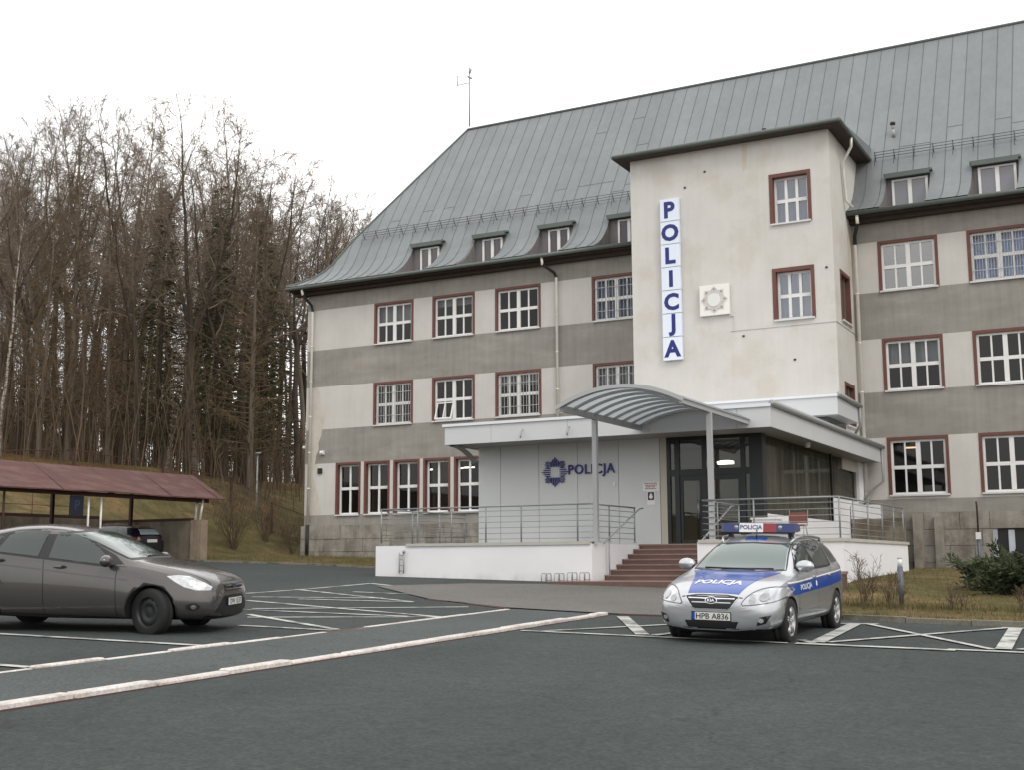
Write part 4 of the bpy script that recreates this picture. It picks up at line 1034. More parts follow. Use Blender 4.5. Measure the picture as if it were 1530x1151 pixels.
mb = MB(); mb.tube([(-1.3, -7.7, -4.4), (-1.3, -7.6, -3.5)], .06, 6); mb.tube([(-1.05, -7.7, -4.4), (-1.0, -7.6, -3.5)], .05, 6); build('post', mb, pipem, cp)
ps = thing('parking_sign', 'dark blue square parking sign hanging under the red carport roof', 'sign', (-1, -14.0, -4))
mb = MB(); mb.box(-.98, -.94, -14.5, -13.88, -4.42, -3.7); build('panel', mb, M('faded sign blue', C(28, 32, 54, .6), .7), ps)
vs, fs = text2d('P', .5, .01, ext=.003); mb = MB(); mb.add([(-.935+v[2], -14.19+v[0], -4.05+v[1]) for v in vs], fs); build('letter', mb, M('faded letter', C(52, 60, 92, .65), .6), ps)
# fence on the bank, lamp pole
fn = thing('wire_fence', 'rusty post and wire fence running up the grassy bank beside the carport', 'fence', (-9, 3, -3.4))
P_ = [(-2.6, 2.6), (-6.0, 2.9), (-9.0, 3.3), (-9.6, -1), (-10.2, -6), (-10.6, -11), (-11, -16), (-11.4, -22), (-11.8, -28), (-12.2, -35)]
for x, y in P_:
    mb = MB(); z = terr(x, y); mb.box(x-.05, x+.05, y-.05, y+.05, z-.2, z+1.55); build('post', mb, rust, fn)
mb = MB()
for a, b in zip(P_, P_[1:]):
    za, zb_ = terr(*a), terr(*b)
    for h in (.1, .8, 1.5): mb.tube([(a[0], a[1], za+h), (b[0], b[1], zb_+h)], .02 if h > 1 else .012, 4)
    for k in range(14):
        t = k/14; x, y, z = a[0]+(b[0]-a[0])*t, a[1]+(b[1]-a[1])*t, za+(zb_-za)*t; mb.tube([(x, y, z+.1), (x+(b[0]-a[0])/14*2, y+(b[1]-a[1])/14*2, z+1.5+(zb_-za)/7)], .006, 3); mb.tube([(x, y, z+1.5), (x+(b[0]-a[0])/14*2, y+(b[1]-a[1])/14*2, z+.1+(zb_-za)/7)], .006, 3)
build('wire_mesh', mb, rust, fn)
lp = thing('lamp_post', 'slender grey lamp post on the grassy bank between carport and building', 'lamp post', (-7.4, 3.4, terr(-7.4, 3.4)))
z = terr(-7.4, 3.4); mb = MB(); mb.tube([(-7.4, 3.4, z-.2), (-7.4, 3.4, z+3.4)], [.05, .035], 8); build('pole', mb, steelD, lp)
mb = MB(); mb.tube([(-7.4, 3.4, z+3.38), (-7.25, 3.25, z+3.5)], .03, 6); mb.ball((-7.15, 3.15, z+3.5), (.18, .12, .05), 0, 6); build('lamp_head', mb, steelD, lp)
# ================================================================== VEHICLES
tyrem = M('tyre rubber', C(36, 36, 36, .6), .85, fine=.1)
wellm = M('wheel housing', C(18, 18, 19, .5), .95)
trim = M('black trim', C(24, 24, 26, .5), .45)
carglass = M('car glass', C(54, 68, 66, .5), .04, spec=.6, coat=.25)
wsglass = M('windscreen glass', C(72, 104, 98, .5), .05, spec=.8, coat=.55)
alloy = M('alloy wheel', C(190, 190, 190, .8), .3, .7)
chrome = M('chrome', C(225, 225, 228, .9), .12, .9)
lampg = M('headlamp reflector', C(205, 208, 210, .8), .15, .5, var=.25, vs=9, coat=1)
lampd = M('headlamp bulb housing', C(172, 174, 178, .8), .08, .8, coat=1)
amber = M('amber lens', C(200, 120, 70, .7), .15, coat=1)
platem = M('plate white', C(215, 215, 210, .85), .4)
platet = M('plate black', C(20, 20, 22, .5), .5)

def ring(st):
    x, zb, wl, (zl, w_l), (zm, wm), (zs, ws), (zc, wc), zt = st
    h = [(0, zb), (wl*.6, zb), (wl, zb+.02), (w_l, zl), (wm, zm), (ws, zs),
         (ws+(wc-ws)*.16, zs+(zc-zs)*.12), (ws+(wc-ws)*.58+.008, zs+(zc-zs)*.58), (wc, zc), (wc*.58, zc+(zt-zc)*.72), (0, zt)]
    return [(x, y, z) for y, z in h]+[(x, -y, z) for y, z in h[9:0:-1]]
def car_body(stations, wheels, rad, paint_):
    mb = MB(); k = 20
    for st in stations: mb.v += ring(st)
    n = len(stations)
    for i in range(n-1):
        for j in range(k): mb.f.append([i*k+j, i*k+(j+1) % k, (i+1)*k+(j+1) % k, (i+1)*k+j])
    mb.f.append(list(range(k-1, -1, -1))); mb.f.append([(n-1)*k+j for j in range(k)])
    me = bpy.data.meshes.new('shell'); me.from_pydata(mb.v, [], mb.f); me.update()
    b = bmesh.new(); b.from_mesh(me); bmesh.ops.recalc_face_normals(b, faces=b.faces); b.to_mesh(me); b.free()
    o = bpy.data.objects.new('shell', me); COL.objects.link(o)
    ss = o.modifiers.new('s', 'SUBSURF'); ss.levels = ss.render_levels = 2
    cyl = MB()
    for wx, wz in wheels:
        for s in (1, -1):
            pts = [(wx+rad*math.cos(t*math.pi/20), 0, wz+rad*math.sin(t*math.pi/20)) for t in range(40)]
            off = len(cyl.v); a, c = s*.56, s*1.3
            cyl.v += [(p[0], a, p[2]) for p in pts]+[(p[0], c, p[2]) for p in pts]
            for t in range(40): cyl.f.append([off+t, off+(t+1) % 40, off+40+(t+1) % 40, off+40+t])
            cyl.f.append([off+t for t in range(39, -1, -1)]); cyl.f.append([off+40+t for t in range(40)])
    cm = bpy.data.meshes.new('cut'); cm.from_pydata(cyl.v, [], cyl.f); cm.update()
    b = bmesh.new(); b.from_mesh(cm); bmesh.ops.recalc_face_normals(b, faces=b.faces); b.to_mesh(cm); b.free()
    co = bpy.data.objects.new('cut', cm); COL.objects.link(co)
    bo = o.modifiers.new('b', 'BOOLEAN'); bo.operation = 'DIFFERENCE'; bo.object = co; bo.solver = 'EXACT'
    dg = bpy.context.evaluated_depsgraph_get(); dg.update()
    res = bpy.data.meshes.new_from_object(o.evaluated_get(dg), depsgraph=dg)
    o.modifiers.remove(bo); dg.update(); un = bpy.data.meshes.new_from_object(o.evaluated_get(dg), depsgraph=dg)
    vv = [v.co.copy() for v in un.vertices]; ff = [tuple(p.vertices) for p in un.polygons]
    bvh = BVHTree.FromPolygons(vv, ff)
    bpy.data.objects.remove(o); bpy.data.objects.remove(co)
    out = MB(); out.v = [tuple(v.co) for v in res.vertices]
    for p in res.polygons:
        c = p.center; mi = 0
        for wx, wz in wheels:
            d = math.hypot(c.x-wx, c.z-wz)
            if d < rad+.006 and abs(c.y) < .9 and (abs(d-rad) < .02 and abs(p.normal.y) < .5 or abs(abs(c.y)-.56) < .01): mi = 1
        if c.z < .24 and p.normal.z < -.2: mi = 1
        out.f.append(list(p.vertices)); out.m.append(mi); out.sm.append(True)
    return out, bvh
def chaikin(p, it=2):
    for _ in range(it):
        q = []
        for i in range(len(p)):
            a, b = p[i], p[(i+1) % len(p)]
            q += [(a[0]*.75+b[0]*.25, a[1]*.75+b[1]*.25), (a[0]*.25+b[0]*.75, a[1]*.25+b[1]*.75)]
        p = q
    return p
BAS = {'front': (Vector((0, 1, 0)), Vector((0, 0, 1)), Vector((1, 0, 0))), 'left': (Vector((-1, 0, 0)), Vector((0, 0, 1)), Vector((0, 1, 0))),
       'right': (Vector((1, 0, 0)), Vector((0, 0, 1)), Vector((0, -1, 0))), 'top': (Vector((0, 1, 0)), Vector((-1, 0, 0)), Vector((0, 0, 1))), 'rear': (Vector((0, -1, 0)), Vector((0, 0, 1)), Vector((-1, 0, 0))),
       'obl': (Vector((.925, .38, 0)), Vector((0, 0, 1)), Vector((.38, -.925, 0)))}
def project(bvh, uv, basis, off):
    U, V, Wd = BAS[basis]; o = U*uv[0]+V*uv[1]+Wd*4
    h = bvh.ray_cast(o, -Wd)
    if h[0] is None: 
        h = bvh.find_nearest(U*uv[0]+V*uv[1]+Wd*.8)
    nrm = h[1]
    if nrm.dot(Wd) < 0: nrm = -nrm
    return h[0]+nrm*off
def patch(bvh, poly, basis, off=.004, step=.05, smooth=0, mirror=False, mb=None, mi=0):
    if smooth: poly = chaikin(poly, smooth)
    pts = []
    for i, a in enumerate(poly):
        b = poly[(i+1) % len(poly)]; n = max(1, int(math.hypot(b[0]-a[0], b[1]-a[1])/step))
        for k in range(n): pts.append(Vector((a[0]+(b[0]-a[0])*k/n, a[1]+(b[1]-a[1])*k/n)))
    m = len(pts); ed = [(i, (i+1) % m) for i in range(m)]
    x0, x1 = min(p.x for p in pts), max(p.x for p in pts); y0, y1 = min(p.y for p in pts), max(p.y for p in pts)
    pl = [(p.x, p.y) for p in pts]; x = x0+step*.5
    while x < x1:
        y = y0+step*.5
        while y < y1:
            if inside(pl, x, y): pts.append(Vector((x+.001*math.sin(99*y), y+.001*math.sin(77*x))))
            y += step
        x += step
    r = geometry.delaunay_2d_cdt(pts, ed, [], 1, 1e-5)
    mb = mb or MB(); U, V, Wd = BAS[basis]
    vs = [project(bvh, (v.x, v.y), basis, off) for v in r[0]]; fs = []
    for f in r[2]:
        a, b, c = (vs[j] for j in f[:3]); nn = (b-a).cross(c-a)
        fs.append(tuple(f) if nn.dot(Wd) > 0 else tuple(reversed(f)))
    mb.add(vs, fs, mi, True)
    if mirror: mb.add([(v.x, -v.y, v.z) for v in vs], [tuple(reversed(f)) for f in fs], mi, True)
    return mb
def strip(bvh, path, w_, basis, off=.003, mirror=False, mb=None):
    mb = mb or MB(); P = []
    for a, b in zip(path, path[1:]):
        n = max(1, int(math.hypot(b[0]-a[0], b[1]-a[1])/.05))
        P += [Vector((a[0]+(b[0]-a[0])*k/n, a[1]+(b[1]-a[1])*k/n)) for k in range(n)]
    P.append(Vector(path[-1])); vs = []
    for i, p in enumerate(P):
        d = (P[min(i+1, len(P)-1)]-P[max(i-1, 0)]).normalized(); nr = Vector((-d.y, d.x))*w_/2
        for q in (p-nr, p+nr): vs.append(project(bvh, (q.x, q.y), basis, off))
    fs = [(2*i, 2*i+2, 2*i+3, 2*i+1) for i in range(len(P)-1)]
    mb.add(vs, fs, 0, True)
    if mirror: mb.add([(v[0], -v[1], v[2]) for v in vs], fs, 0, True)
    return mb
def textpatch(bvh, s, cx, cy, wd, ht, basis, off=.008, bold=.015, shear=0, slant=(0, 0)):
    vs, fs = text2d(s, 1, bold, shear); x0 = min(v[0] for v in vs); x1 = max(v[0] for v in vs); y0 = min(v[1] for v in vs); y1 = max(v[1] for v in vs)
    mb = MB(); mb.add([project(bvh, (cx+((v[0]-x0)/(x1-x0)-.5)*wd, cy+((v[1]-y0)/(y1-y0)-.5)*ht+slant[0]*((v[0]-x0)/(x1-x0)-.5)), basis, off) for v in vs], fs)
    return mb
def wheel(car, x, y, z, Rr, wd, style, steer=0):
    t = MB(); t.lathe([(Rr*.64, -wd/2+.01), (Rr*.9, -wd/2), (Rr*.975, -wd*.4), (Rr, -wd*.28), (Rr, -.02), (Rr-.008, -.018), (Rr-.008, -.008), (Rr, -.006), (Rr, wd*.28), (Rr*.975, wd*.4), (Rr*.9, wd/2), (Rr*.64, wd/2-.01)], 40, 'y')
    o = build('wheel', t, tyrem, car, local=True); o.location = (x, y, z); o.rotation_euler = (0, 0, steer+(0 if y > 0 else math.pi))
    m = MB(); rr = Rr*.66
    m.lathe([(rr, -wd/2+.02), (rr, wd/2-.02), (rr+.012, wd/2-.008), (rr-.015, wd/2-.012), (rr-.03, wd/2-.05)], 40, 'y', 0)
    m.lathe([(rr-.02, wd/2-.08), (0, wd/2-.07)], 30, 'y', 1)
    if style == 'alloy':
        for k in range(5):
            a = k*2*math.pi/5+.3
            for s in (-.16, .16):
                c, sn = math.cos(a+s), math.sin(a+s); c2, s2 = math.cos(a+s*.55), math.sin(a+s*.55)
                m.tube([(.04*c, wd/2-.03, .04*sn), (rr*.6*c, wd/2-.022, rr*.6*sn), ((rr-.01)*c2, wd/2-.03, (rr-.01)*s2)], [.02, .018, .02], 6, 0)
        m.lathe([(.055, wd/2-.045), (.05, wd/2-.012), (0, wd/2-.01)], 16, 'y', 0)
        build('rim', m, [alloy, wellm], o, local=True)
    else:
        m.lathe([(rr-.03, wd/2-.05), (rr*.72, wd/2-.035), (rr*.5, wd/2-.03), (rr*.42, wd/2-.05), (rr*.3, wd/2-.045), (0, wd/2-.04)], 36, 'y', 0)
        for k in range(10):
            a = k*math.pi/5; m.ball((rr*.78*math.cos(a), wd/2-.042, rr*.78*math.sin(a)), (.016, .006, .016), 1, 5)
        build('rim', m, [M('steel wheel', C(52, 54, 56, .6), .5, .3) if 'steel wheel' not in bpy.data.materials else bpy.data.materials['steel wheel'], wellm], o, local=True)
    return o
def mirror_part(car, x, y, z, paint_, s=1):
    m = MB(); m.ball((x, y, z), (.085, .135, .085), 0, 8); m.mapv(lambda a, b, c: (a if a > x-.045 else x-.045, b, c)); m.tube([(x+.02, y-s*.1, z-.05), (x+.05, y-s*.22, z-.075)], .03, 6, 1)
    return build('door_mirror', m, [paint_, trim], car, local=True)
def seat_rot(o, X, Y, psi, dz=0):
    F = Vector((math.cos(psi), math.sin(psi), 0)); F.z = -.025*F.x+.023*F.y; F.normalize()
    Lv = Vector((-math.sin(psi), math.cos(psi), 0)); Lv.z = -.025*Lv.x+.023*Lv.y
    U = F.cross(Lv).normalized(); Lv = U.cross(F)
    z = base(X, Y)+dz
    o.matrix_world = Matrix(((F.x, Lv.x, U.x, X), (F.y, Lv.y, U.y, Y), (F.z, Lv.z, U.z, z), (0, 0, 0, 1)))
    o.location = (X, Y, z); o.rotation_mode = 'XYZ'; o.rotation_euler = Matrix(((F.x, Lv.x, U.x), (F.y, Lv.y, U.y), (F.z, Lv.z, U.z))).to_euler()

# ---------------------------------------------------------------- police estate car
silver = M('silver metallic paint', C(190, 193, 198, .9), .28, .72, coat=.7, fine=.02, fs=200)
pblue = M('police livery blue', C(10, 82, 188, .6), .3, coat=.6)
st = []
LOW = lambda w_: (.27, w_)
K_ = [(.905, .25, .3, (.30, .42), (.42, .5), (.50, .48), (.575, .4), .59),
      (.865, .19, .5, (.25, .66), (.42, .72), (.55, .68), (.635, .5), .66),
      (.77, .165, .6, (.25, .77), (.42, .815), (.61, .77), (.695, .52), .72),
      (.60, .165, .66, (.25, .83), (.45, .868), (.70, .815), (.765, .58), .795),
      (.35, .18, .7, (.26, .86), (.5, .895), (.79, .835), (.84, .64), .868),
      (0, .19, .7, (.26, .868), (.53, .9), (.85, .85), (.895, .67), .922),
      (-.28, .19, .7, (.26, .87), (.55, .9), (.895, .86), (.94, .69), .962),
      (-.48, .19, .7, (.26, .87), (.55, .9), (.925, .862), (1.03, .68), 1.055),
      (-.8, .19, .7, (.26, .87), (.55, .9), (.94, .862), (1.215, .63), 1.24),
      (-1.12, .19, .7, (.26, .87), (.55, .9), (.95, .862), (1.335, .6), 1.37),
      (-1.38, .19, .7, (.26, .87), (.55, .9), (.955, .862), (1.405, .59), 1.455),
      (-1.85, .19, .7, (.26, .87), (.56, .9), (.965, .86), (1.425, .585), 1.492),
      (-2.4, .19, .7, (.26, .87), (.58, .9), (.975, .858), (1.42, .58), 1.485),
      (-2.95, .2, .7, (.27, .865), (.6, .895), (.985, .85), (1.385, .56), 1.43),
      (-3.3, .22, .68, (.3, .82), (.6, .845), (.985, .79), (1.31, .53), 1.36),
      (-3.47, .25, .65, (.32, .76), (.6, .785), (.97, .73), (1.13, .5), 1.165),
      (-3.56, .28, .6, (.36, .74), (.6, .77), (.88, .73), (.96, .5), .975),
      (-3.6, .33, .5, (.4, .62), (.56, .66), (.74, .62), (.8, .45), .81)]
K_ = [(a, b, c*.955, (d[0], d[1]*.955), (e[0], e[1]*.955), (f[0], f[1]*.955), (g[0], g[1]*.955), h) for a, b, c, d, e, f, g, h in K_]
kia = thing('police_car', 'silver and blue police estate car with roof light bar parked facing the camera', 'car', (0, 0, 0))
body, kb = car_body(K_, [(0, .3), (-2.65, .3)], .345, silver)
build('body', body, [silver, wellm], kia, local=True)
def P(name, mats, *a, **k): return build(name, patch(kb, *a, **k), mats, kia, local=True)
P('bonnet_film', pblue, [(-.355, -.80), (.355, -.80), (.40, -.58), (.46, -.3), (.56, .05), (.64, .27), (-.64, .27), (-.54, .05), (-.44, -.3), (-.39, -.58)], 'top', off=.003)
build('bonnet_lettering', textpatch(kb, 'POLICJA', -.02, -.50, .66, .2, 'top', bold=.03, shear=.1), white, kia, local=True)
P('windscreen', wsglass, [(-.645, .985), (0, .975), (.645, .985), (.575, 1.18), (.53, 1.31), (0, 1.33), (-.53, 1.31), (-.575, 1.18)], 'front', off=.004, step=.06)
build('windscreen_seal', strip(kb, [(-.67, .975), (-.3, .955), (.3, .955), (.67, .975), (.592, 1.18), (.542, 1.325), (0, 1.345), (-.542, 1.325), (-.592, 1.18), (-.67, .975)], .018, 'front', .003), trim, kia, local=True)
for s in (1, -1):
    m = MB(); a = -.25 if s > 0 else .3
    m.tube([project(kb, (-.5*s+.0, .985), 'front', .012), project(kb, (.25*s, .975), 'front', .014)], .01, 5); build('wiper', m, trim, kia, local=True)
# headlamps
hl = [(.40, .545), (.44, .62), (.50, .69), (.58, .745), (.70, .775), (.815, .775), (.855, .735), (.845, .66), (.80, .60), (.70, .575), (.55, .555)]
for s in (1, -1):
    sgn = [(s*a, b) for a, b in hl]
    h = build('headlight', patch(kb, sgn, 'front', off=.006, smooth=1), lampg, kia, local=True)
    for (cx, cz, r0) in ((.545, .612, .042), (.675, .655, .055)):
        c = [(s*cx+r0*math.cos(t*math.pi/8), cz+r0*math.sin(t*math.pi/8)) for t in range(16)]
        build('lens', patch(kb, c, 'front', off=.012, step=.04), lampd, h, local=True)
    build('lamp_seam', strip(kb, chaikin(sgn, 1)+[chaikin(sgn, 1)[0]], .01, 'front', .009), M('lamp edge grey', C(96, 98, 100, .6), .4) if 'lamp edge grey' not in bpy.data.materials else bpy.data.materials['lamp edge grey'], h, local=True)
    f = build('fog_light', patch(kb, [(s*.60, .29), (s*.645, .40), (s*.77, .43), (s*.71, .32)], 'front', off=.005), trim, kia, local=True)
    build('lens', patch(kb, [(s*.655+.035*math.cos(t*math.pi/6), .36+.03*math.sin(t*math.pi/6)) for t in range(12)], 'front', off=.01, step=.03), lampg, f, local=True)
P('grille', trim, [(-.35, .655), (.35, .655), (.36, .64), (.26, .515), (.22, .495), (-.22, .495), (-.26, .515), (-.36, .64)], 'front', off=.006)
for z, wd in ((.625, .32), (.575, .27)): build('grille_bar', strip(kb, [(-wd, z), (wd, z)], .013, 'front', .014), chrome, kia, local=True)
build('grille_surround', strip(kb, [(-.37, .65), (-.26, .505), (-.2, .482), (.2, .482), (.26, .505), (.37, .65)], .008, 'front', .008), chrome, kia, local=True)
e = P('badge', chrome, [(.085*math.cos(t*math.pi/10), .60+.043*math.sin(t*math.pi/10)) for t in range(20)], 'front', off=.018, step=.04)
build('badge_face', patch(kb, [(.074*math.cos(t*math.pi/10), .60+.034*math.sin(t*math.pi/10)) for t in range(20)], 'front', off=.021, step=.04), trim, e, local=True)
build('badge_letters', textpatch(kb, 'KIA', 0, .60, .1, .034, 'front', off=.024, bold=.02), chrome, e, local=True)
P('lower_intake', trim, [(-.37, .335), (.37, .335), (.33, .245), (-.33, .245)], 'front', off=.005)
build('bumper_crease', strip(kb, [(-.75, .34), (-.6, .255), (-.3, .222), (.3, .222), (.6, .255), (.75, .34)], .016, 'front', .004), silver, kia, local=True)
build('bonnet_seam', strip(kb, [(-.42, .64), (-.2, .672), (.2, .672), (.42, .64)], .01, 'front', .004), trim, kia, local=True)
pp = MB(); pp.box(.872, .905, -.275, .275, .335, .455); p = build('number_plate', pp, trim, kia, local=True)
pp = MB(); pp.box(.905, .909, -.262, .262, .346, .446); build('plate_face', pp, platem, p, local=True)
pp = MB(); pp.box(.9085, .9105, -.262, -.225, .346, .446); build('plate_band', pp, pblue, p, local=True)
vs, fs = text2d('HPB A836', 1, .012); x0 = min(v[0] for v in vs); x1 = max(v[0] for v in vs); y0 = min(v[1] for v in vs); y1 = max(v[1] for v in vs)
pp = MB(); pp.add([(.911, -.21+(v[0]-x0)/(x1-x0)*.45, .358+(v[1]-y0)/(y1-y0)*.076) for v in vs], fs); build('plate_letters', pp, platet, p, local=True)
# sides
dlo = [(-.52, .985), (-.74, 1.1), (-.98, 1.21), (-1.22, 1.305), (-1.4, 1.37), (-1.9, 1.39), (-2.4, 1.375), (-2.5, 1.33), (-2.47, 1.05), (-2.38, 1.0), (-1.6, .985)]
qtr = [(-2.58, 1.33), (-2.9, 1.3), (-3.15, 1.2), (-3.27, 1.07), (-3.2, 1.045), (-2.62, 1.03)]
for s, bs in ((1, 'left'), (-1, 'right')):
    fl = (lambda pl: [(-a, b) for a, b in pl]) if s > 0 else (lambda pl: pl)
    build('window_seal', patch(kb, fl([(a*1.0+(-.03 if a < -1.6 else .04), b+(.022 if b > 1.15 else -.02)) for a, b in dlo]), bs, off=.003, smooth=1, step=.08), trim, kia, local=True)
    for pl in ([(-.62, 1.0), (-.78, 1.1), (-1.0, 1.2), (-1.22, 1.29), (-1.42, 1.345), (-1.46, .998)], [(-1.54, .998), (-1.5, 1.36), (-1.9, 1.375), (-2.36, 1.36), (-2.43, 1.3), (-2.4, 1.05), (-2.3, 1.01)], qtr):
        build('side_window', patch(kb, fl(pl), bs, off=.006, step=.08), carglass, kia, local=True)
    build('livery_stripe', patch(kb, fl([(.10, .79), (-.20, .63), (-2.05, .73), (-2.25, .78), (-2.5, .845), (-3.4, .87), (-3.42, .93), (-2.45, .90), (-.5, .80)]) if False else fl([(.08, .80), (-.16, .645), (-2.2, .70), (-3.3, .76), (-3.35, .90), (-2.2, .865), (-.4, .805)]), bs, off=.004, step=.08), pblue, kia, local=True)
    build('stripe_edge', strip(kb, fl([(.06, .815), (-.4, .822), (-2.2, .882), (-3.35, .915)]), .018, bs, .005), white, kia, local=True)
    t = textpatch(kb, 'POLICJA', (.80 if s > 0 else -.80), .735, .62, .1, bs, off=.008, bold=.02, slant=(.02*s, 0)); build('side_lettering', t, white, kia, local=True)
    build('side_star', patch(kb, fl([(-1.38+.05*math.cos(q*math.pi/8)*(1 if q % 2 else .7), .765+.05*math.sin(q*math.pi/8)*(1 if q % 2 else .7)) for q in range(16)]), bs, off=.008, step=.04), white, kia, local=True)
    for pth in ([(-.42, .95), (-.42, .6), (-.36, .3)], [(-1.5, .98), (-1.5, .3)], [(-2.36, .98), (-2.3, .75), (-2.28, .62)], [(-.42, .3), (-2.2, .3)]): build('door_seam', strip(kb, fl(pth), .009, bs, .003), trim, kia, local=True)
    for hx in (-1.28, -2.2): 
        q = MB(); c = project(kb, ((-hx if s > 0 else hx), .86), bs, .015); q.ball(tuple(c), (.09, .018, .02), 0, 6); build('door_handle', q, silver, kia, local=True)
    build('side_moulding', strip(kb, fl([(-.45, .44), (-2.25, .47)]), .05, bs, .006), silver, kia, local=True)
    mirror_part(kia, -.62, s*.875, 1.03, silver, s)
    q = MB(); q.tube([project(kb, (s*yy, -xx), 'top', oo) for xx, yy, oo in ((-1.22, .52, .0), (-1.34, .53, .045), (-1.7, .54, .055), (-2.2, .54, .055), (-2.75, .53, .045), (-2.9, .52, .0))], .02, 7); build('roof_rail', q, alloy, kia, local=True)
    build('rear_light', patch(kb, fl([(-3.22, .98), (-3.5, .98), (-3.56, .8), (-3.42, .78)]), bs, off=.005), M('rear lamp red', C(150, 24, 28, .7), .15, coat=1) if 'rear lamp red' not in bpy.data.materials else bpy.data.materials['rear lamp red'], kia, local=True)
P('roof_marking', pblue, [(-.16, 1.16), (.16, 1.16), (.16, 1.3), (-.16, 1.3)], 'top', off=.003)
q = MB(); q.tube([(-1.22, 0, 1.4), (-1.26, 0, 1.52)], .008, 5); build('roof_aerial', q, trim, kia, local=True)
# light bar
lb = [(-.575, -.545, 'end'), (-.545, -.39, 'blue'), (-.39, -.295, 'blue2'), (-.295, .07, 'sign'), (.07, .27, 'red'), (.27, .39, 'blue2'), (.39, .545, 'blue'), (.545, .575, 'end')]
blueT = M('beacon blue lens', C(18, 40, 116, .6), .12, coat=1); redT = M('beacon red lens', C(150, 18, 26, .75), .12, coat=1)
for a, b, kd in lb:
    q = MB(); i = .012 if kd == 'end' else 0
    q.add([(-1.56, a, 1.497+i), (-1.33, a, 1.497+i), (-1.33, b, 1.497+i), (-1.56, b, 1.497+i), (-1.53, a, 1.63-i), (-1.35, a, 1.63-i), (-1.35, b, 1.63-i), (-1.53, b, 1.63-i)], [(3, 2, 1, 0), (4, 5, 6, 7), (0, 1, 5, 4), (1, 2, 6, 5), (2, 3, 7, 6), (3, 0, 4, 7)])
    ob = build('sign_box' if kd == 'sign' else 'beacon', q, {'sign': white, 'red': redT}.get(kd, blueT), kia, local=True)
    if kd == 'sign':
        vs, fs = text2d('POLICJA', 1, .012); x0 = min(v[0] for v in vs); x1 = max(v[0] for v in vs); y0 = min(v[1] for v in vs); y1 = max(v[1] for v in vs)
        g = MB(); g.add([(-1.326-.015*(v[1]-y0)/(y1-y0), -.28+(v[0]-x0)/(x1-x0)*.335, 1.52+(v[1]-y0)/(y1-y0)*.085) for v in vs], fs); build('bar_lettering', g, blueL, ob, local=True)
    if kd == 'blue2':
        g = MB(); g.lathe([(.0, .012), (.03, .01), (.034, 0)], 14, 'z', 0); g.mapv(lambda x, y, z: (-1.332+z, (a+b)/2+x, 1.565+y)); build('lamp', g, steel, ob, local=True)
q = MB(); q.box(-1.54, -1.35, -.5, .5, 1.475, 1.497); 
for y in (-.46, .46): q.box(-1.5, -1.4, y-.03, y+.03, 1.42, 1.48)
build('bar_mount', q, trim, kia, local=True)
for x in (0, -2.65):
    for s in (1, -1): wheel(kia, x, s*.745, .302, .312, .205, 'alloy')
seat_rot(kia, 28.03, -28.98, R(-89.7), -.03)

# ---------------------------------------------------------------- brown hatchback
brown = M('brown grey metallic paint', C(108, 104, 102, .5), .26, .5, coat=.8, fine=.02, fs=200)
F_ = [(.895, .27, .3, (.31, .4), (.42, .46), (.56, .44), (.665, .36), .68),
      (.85, .225, .5, (.28, .64), (.42, .7), (.60, .65), (.745, .5), .765),
      (.73, .205, .6, (.27, .775), (.46, .83), (.685, .77), (.80, .58), .83),
      (.5, .2, .68, (.26, .86), (.5, .895), (.775, .82), (.875, .62), .91),
      (.2, .2, .7, (.26, .895), (.56, .92), (.865, .84), (.945, .65), .975),
      (-.12, .2, .72, (.26, .9), (.6, .925), (.935, .85), (.995, .69), 1.025),
      (-.36, .2, .72, (.26, .9), (.62, .925), (.965, .865), (1.055, .70), 1.08),
      (-.62, .2, .72, (.26, .9), (.63, .925), (.975, .875), (1.175, .67), 1.20),
      (-.96, .2, .72, (.26, .9), (.64, .925), (.995, .88), (1.345, .63), 1.38),
      (-1.32, .2, .72, (.26, .9), (.65, .925), (1.02, .88), (1.455, .605), 1.50),
      (-1.72, .2, .72, (.26, .9), (.66, .925), (1.055, .88), (1.505, .6), 1.56),
      (-2.12, .21, .72, (.27, .9), (.68, .925), (1.09, .875), (1.50, .595), 1.56),
      (-2.5, .22, .72, (.28, .9), (.7, .925), (1.13, .87), (1.45, .585), 1.52),
      (-2.9, .24, .7, (.3, .885), (.7, .91), (1.15, .85), (1.36, .56), 1.43),
      (-3.22, .27, .66, (.33, .84), (.68, .87), (1.12, .81), (1.22, .54), 1.28),
      (-3.42, .3, .6, (.36, .77), (.66, .8), (1.0, .75), (1.07, .5), 1.1),
      (-3.5, .35, .5, (.4, .62), (.6, .68), (.8, .64), (.87, .45), .88)]
fd = thing('hatchback_car', 'brown grey five door hatchback with front wheels turned, at the left of the car park', 'car', (0, 0, 0))
body, fb = car_body(F_, [(0, .335), (-2.65, .335)], .372, brown)
build('body', body, [brown, wellm], fd, local=True)
def Q(name, mats, *a, **k): return build(name, patch(fb, *a, **k), mats, fd, local=True)
fw_in = [(-1.555, 1.075), (-1.535, 1.435), (-1.37, 1.425), (-1.22, 1.39), (-1.04, 1.31), (-.86, 1.205), (-.72, 1.105), (-.60, .98), (-.95, 1.01)]
rw_in = [(-1.72, 1.09), (-1.67, 1.45), (-1.93, 1.455), (-2.15, 1.43), (-2.26, 1.385), (-2.37, 1.155)]
qw_in = [(-2.45, 1.17), (-2.36, 1.37), (-2.5, 1.36), (-2.7, 1.28), (-2.85, 1.2)]
seal = [(-.38, .955), (-.60, 1.115), (-.86, 1.235), (-1.04, 1.34), (-1.22, 1.42), (-1.4, 1.46), (-1.7, 1.485), (-2.15, 1.462), (-2.5, 1.395), (-2.75, 1.29), (-2.92, 1.18), (-2.4, 1.13), (-1.6, 1.05), (-.8, .965)]
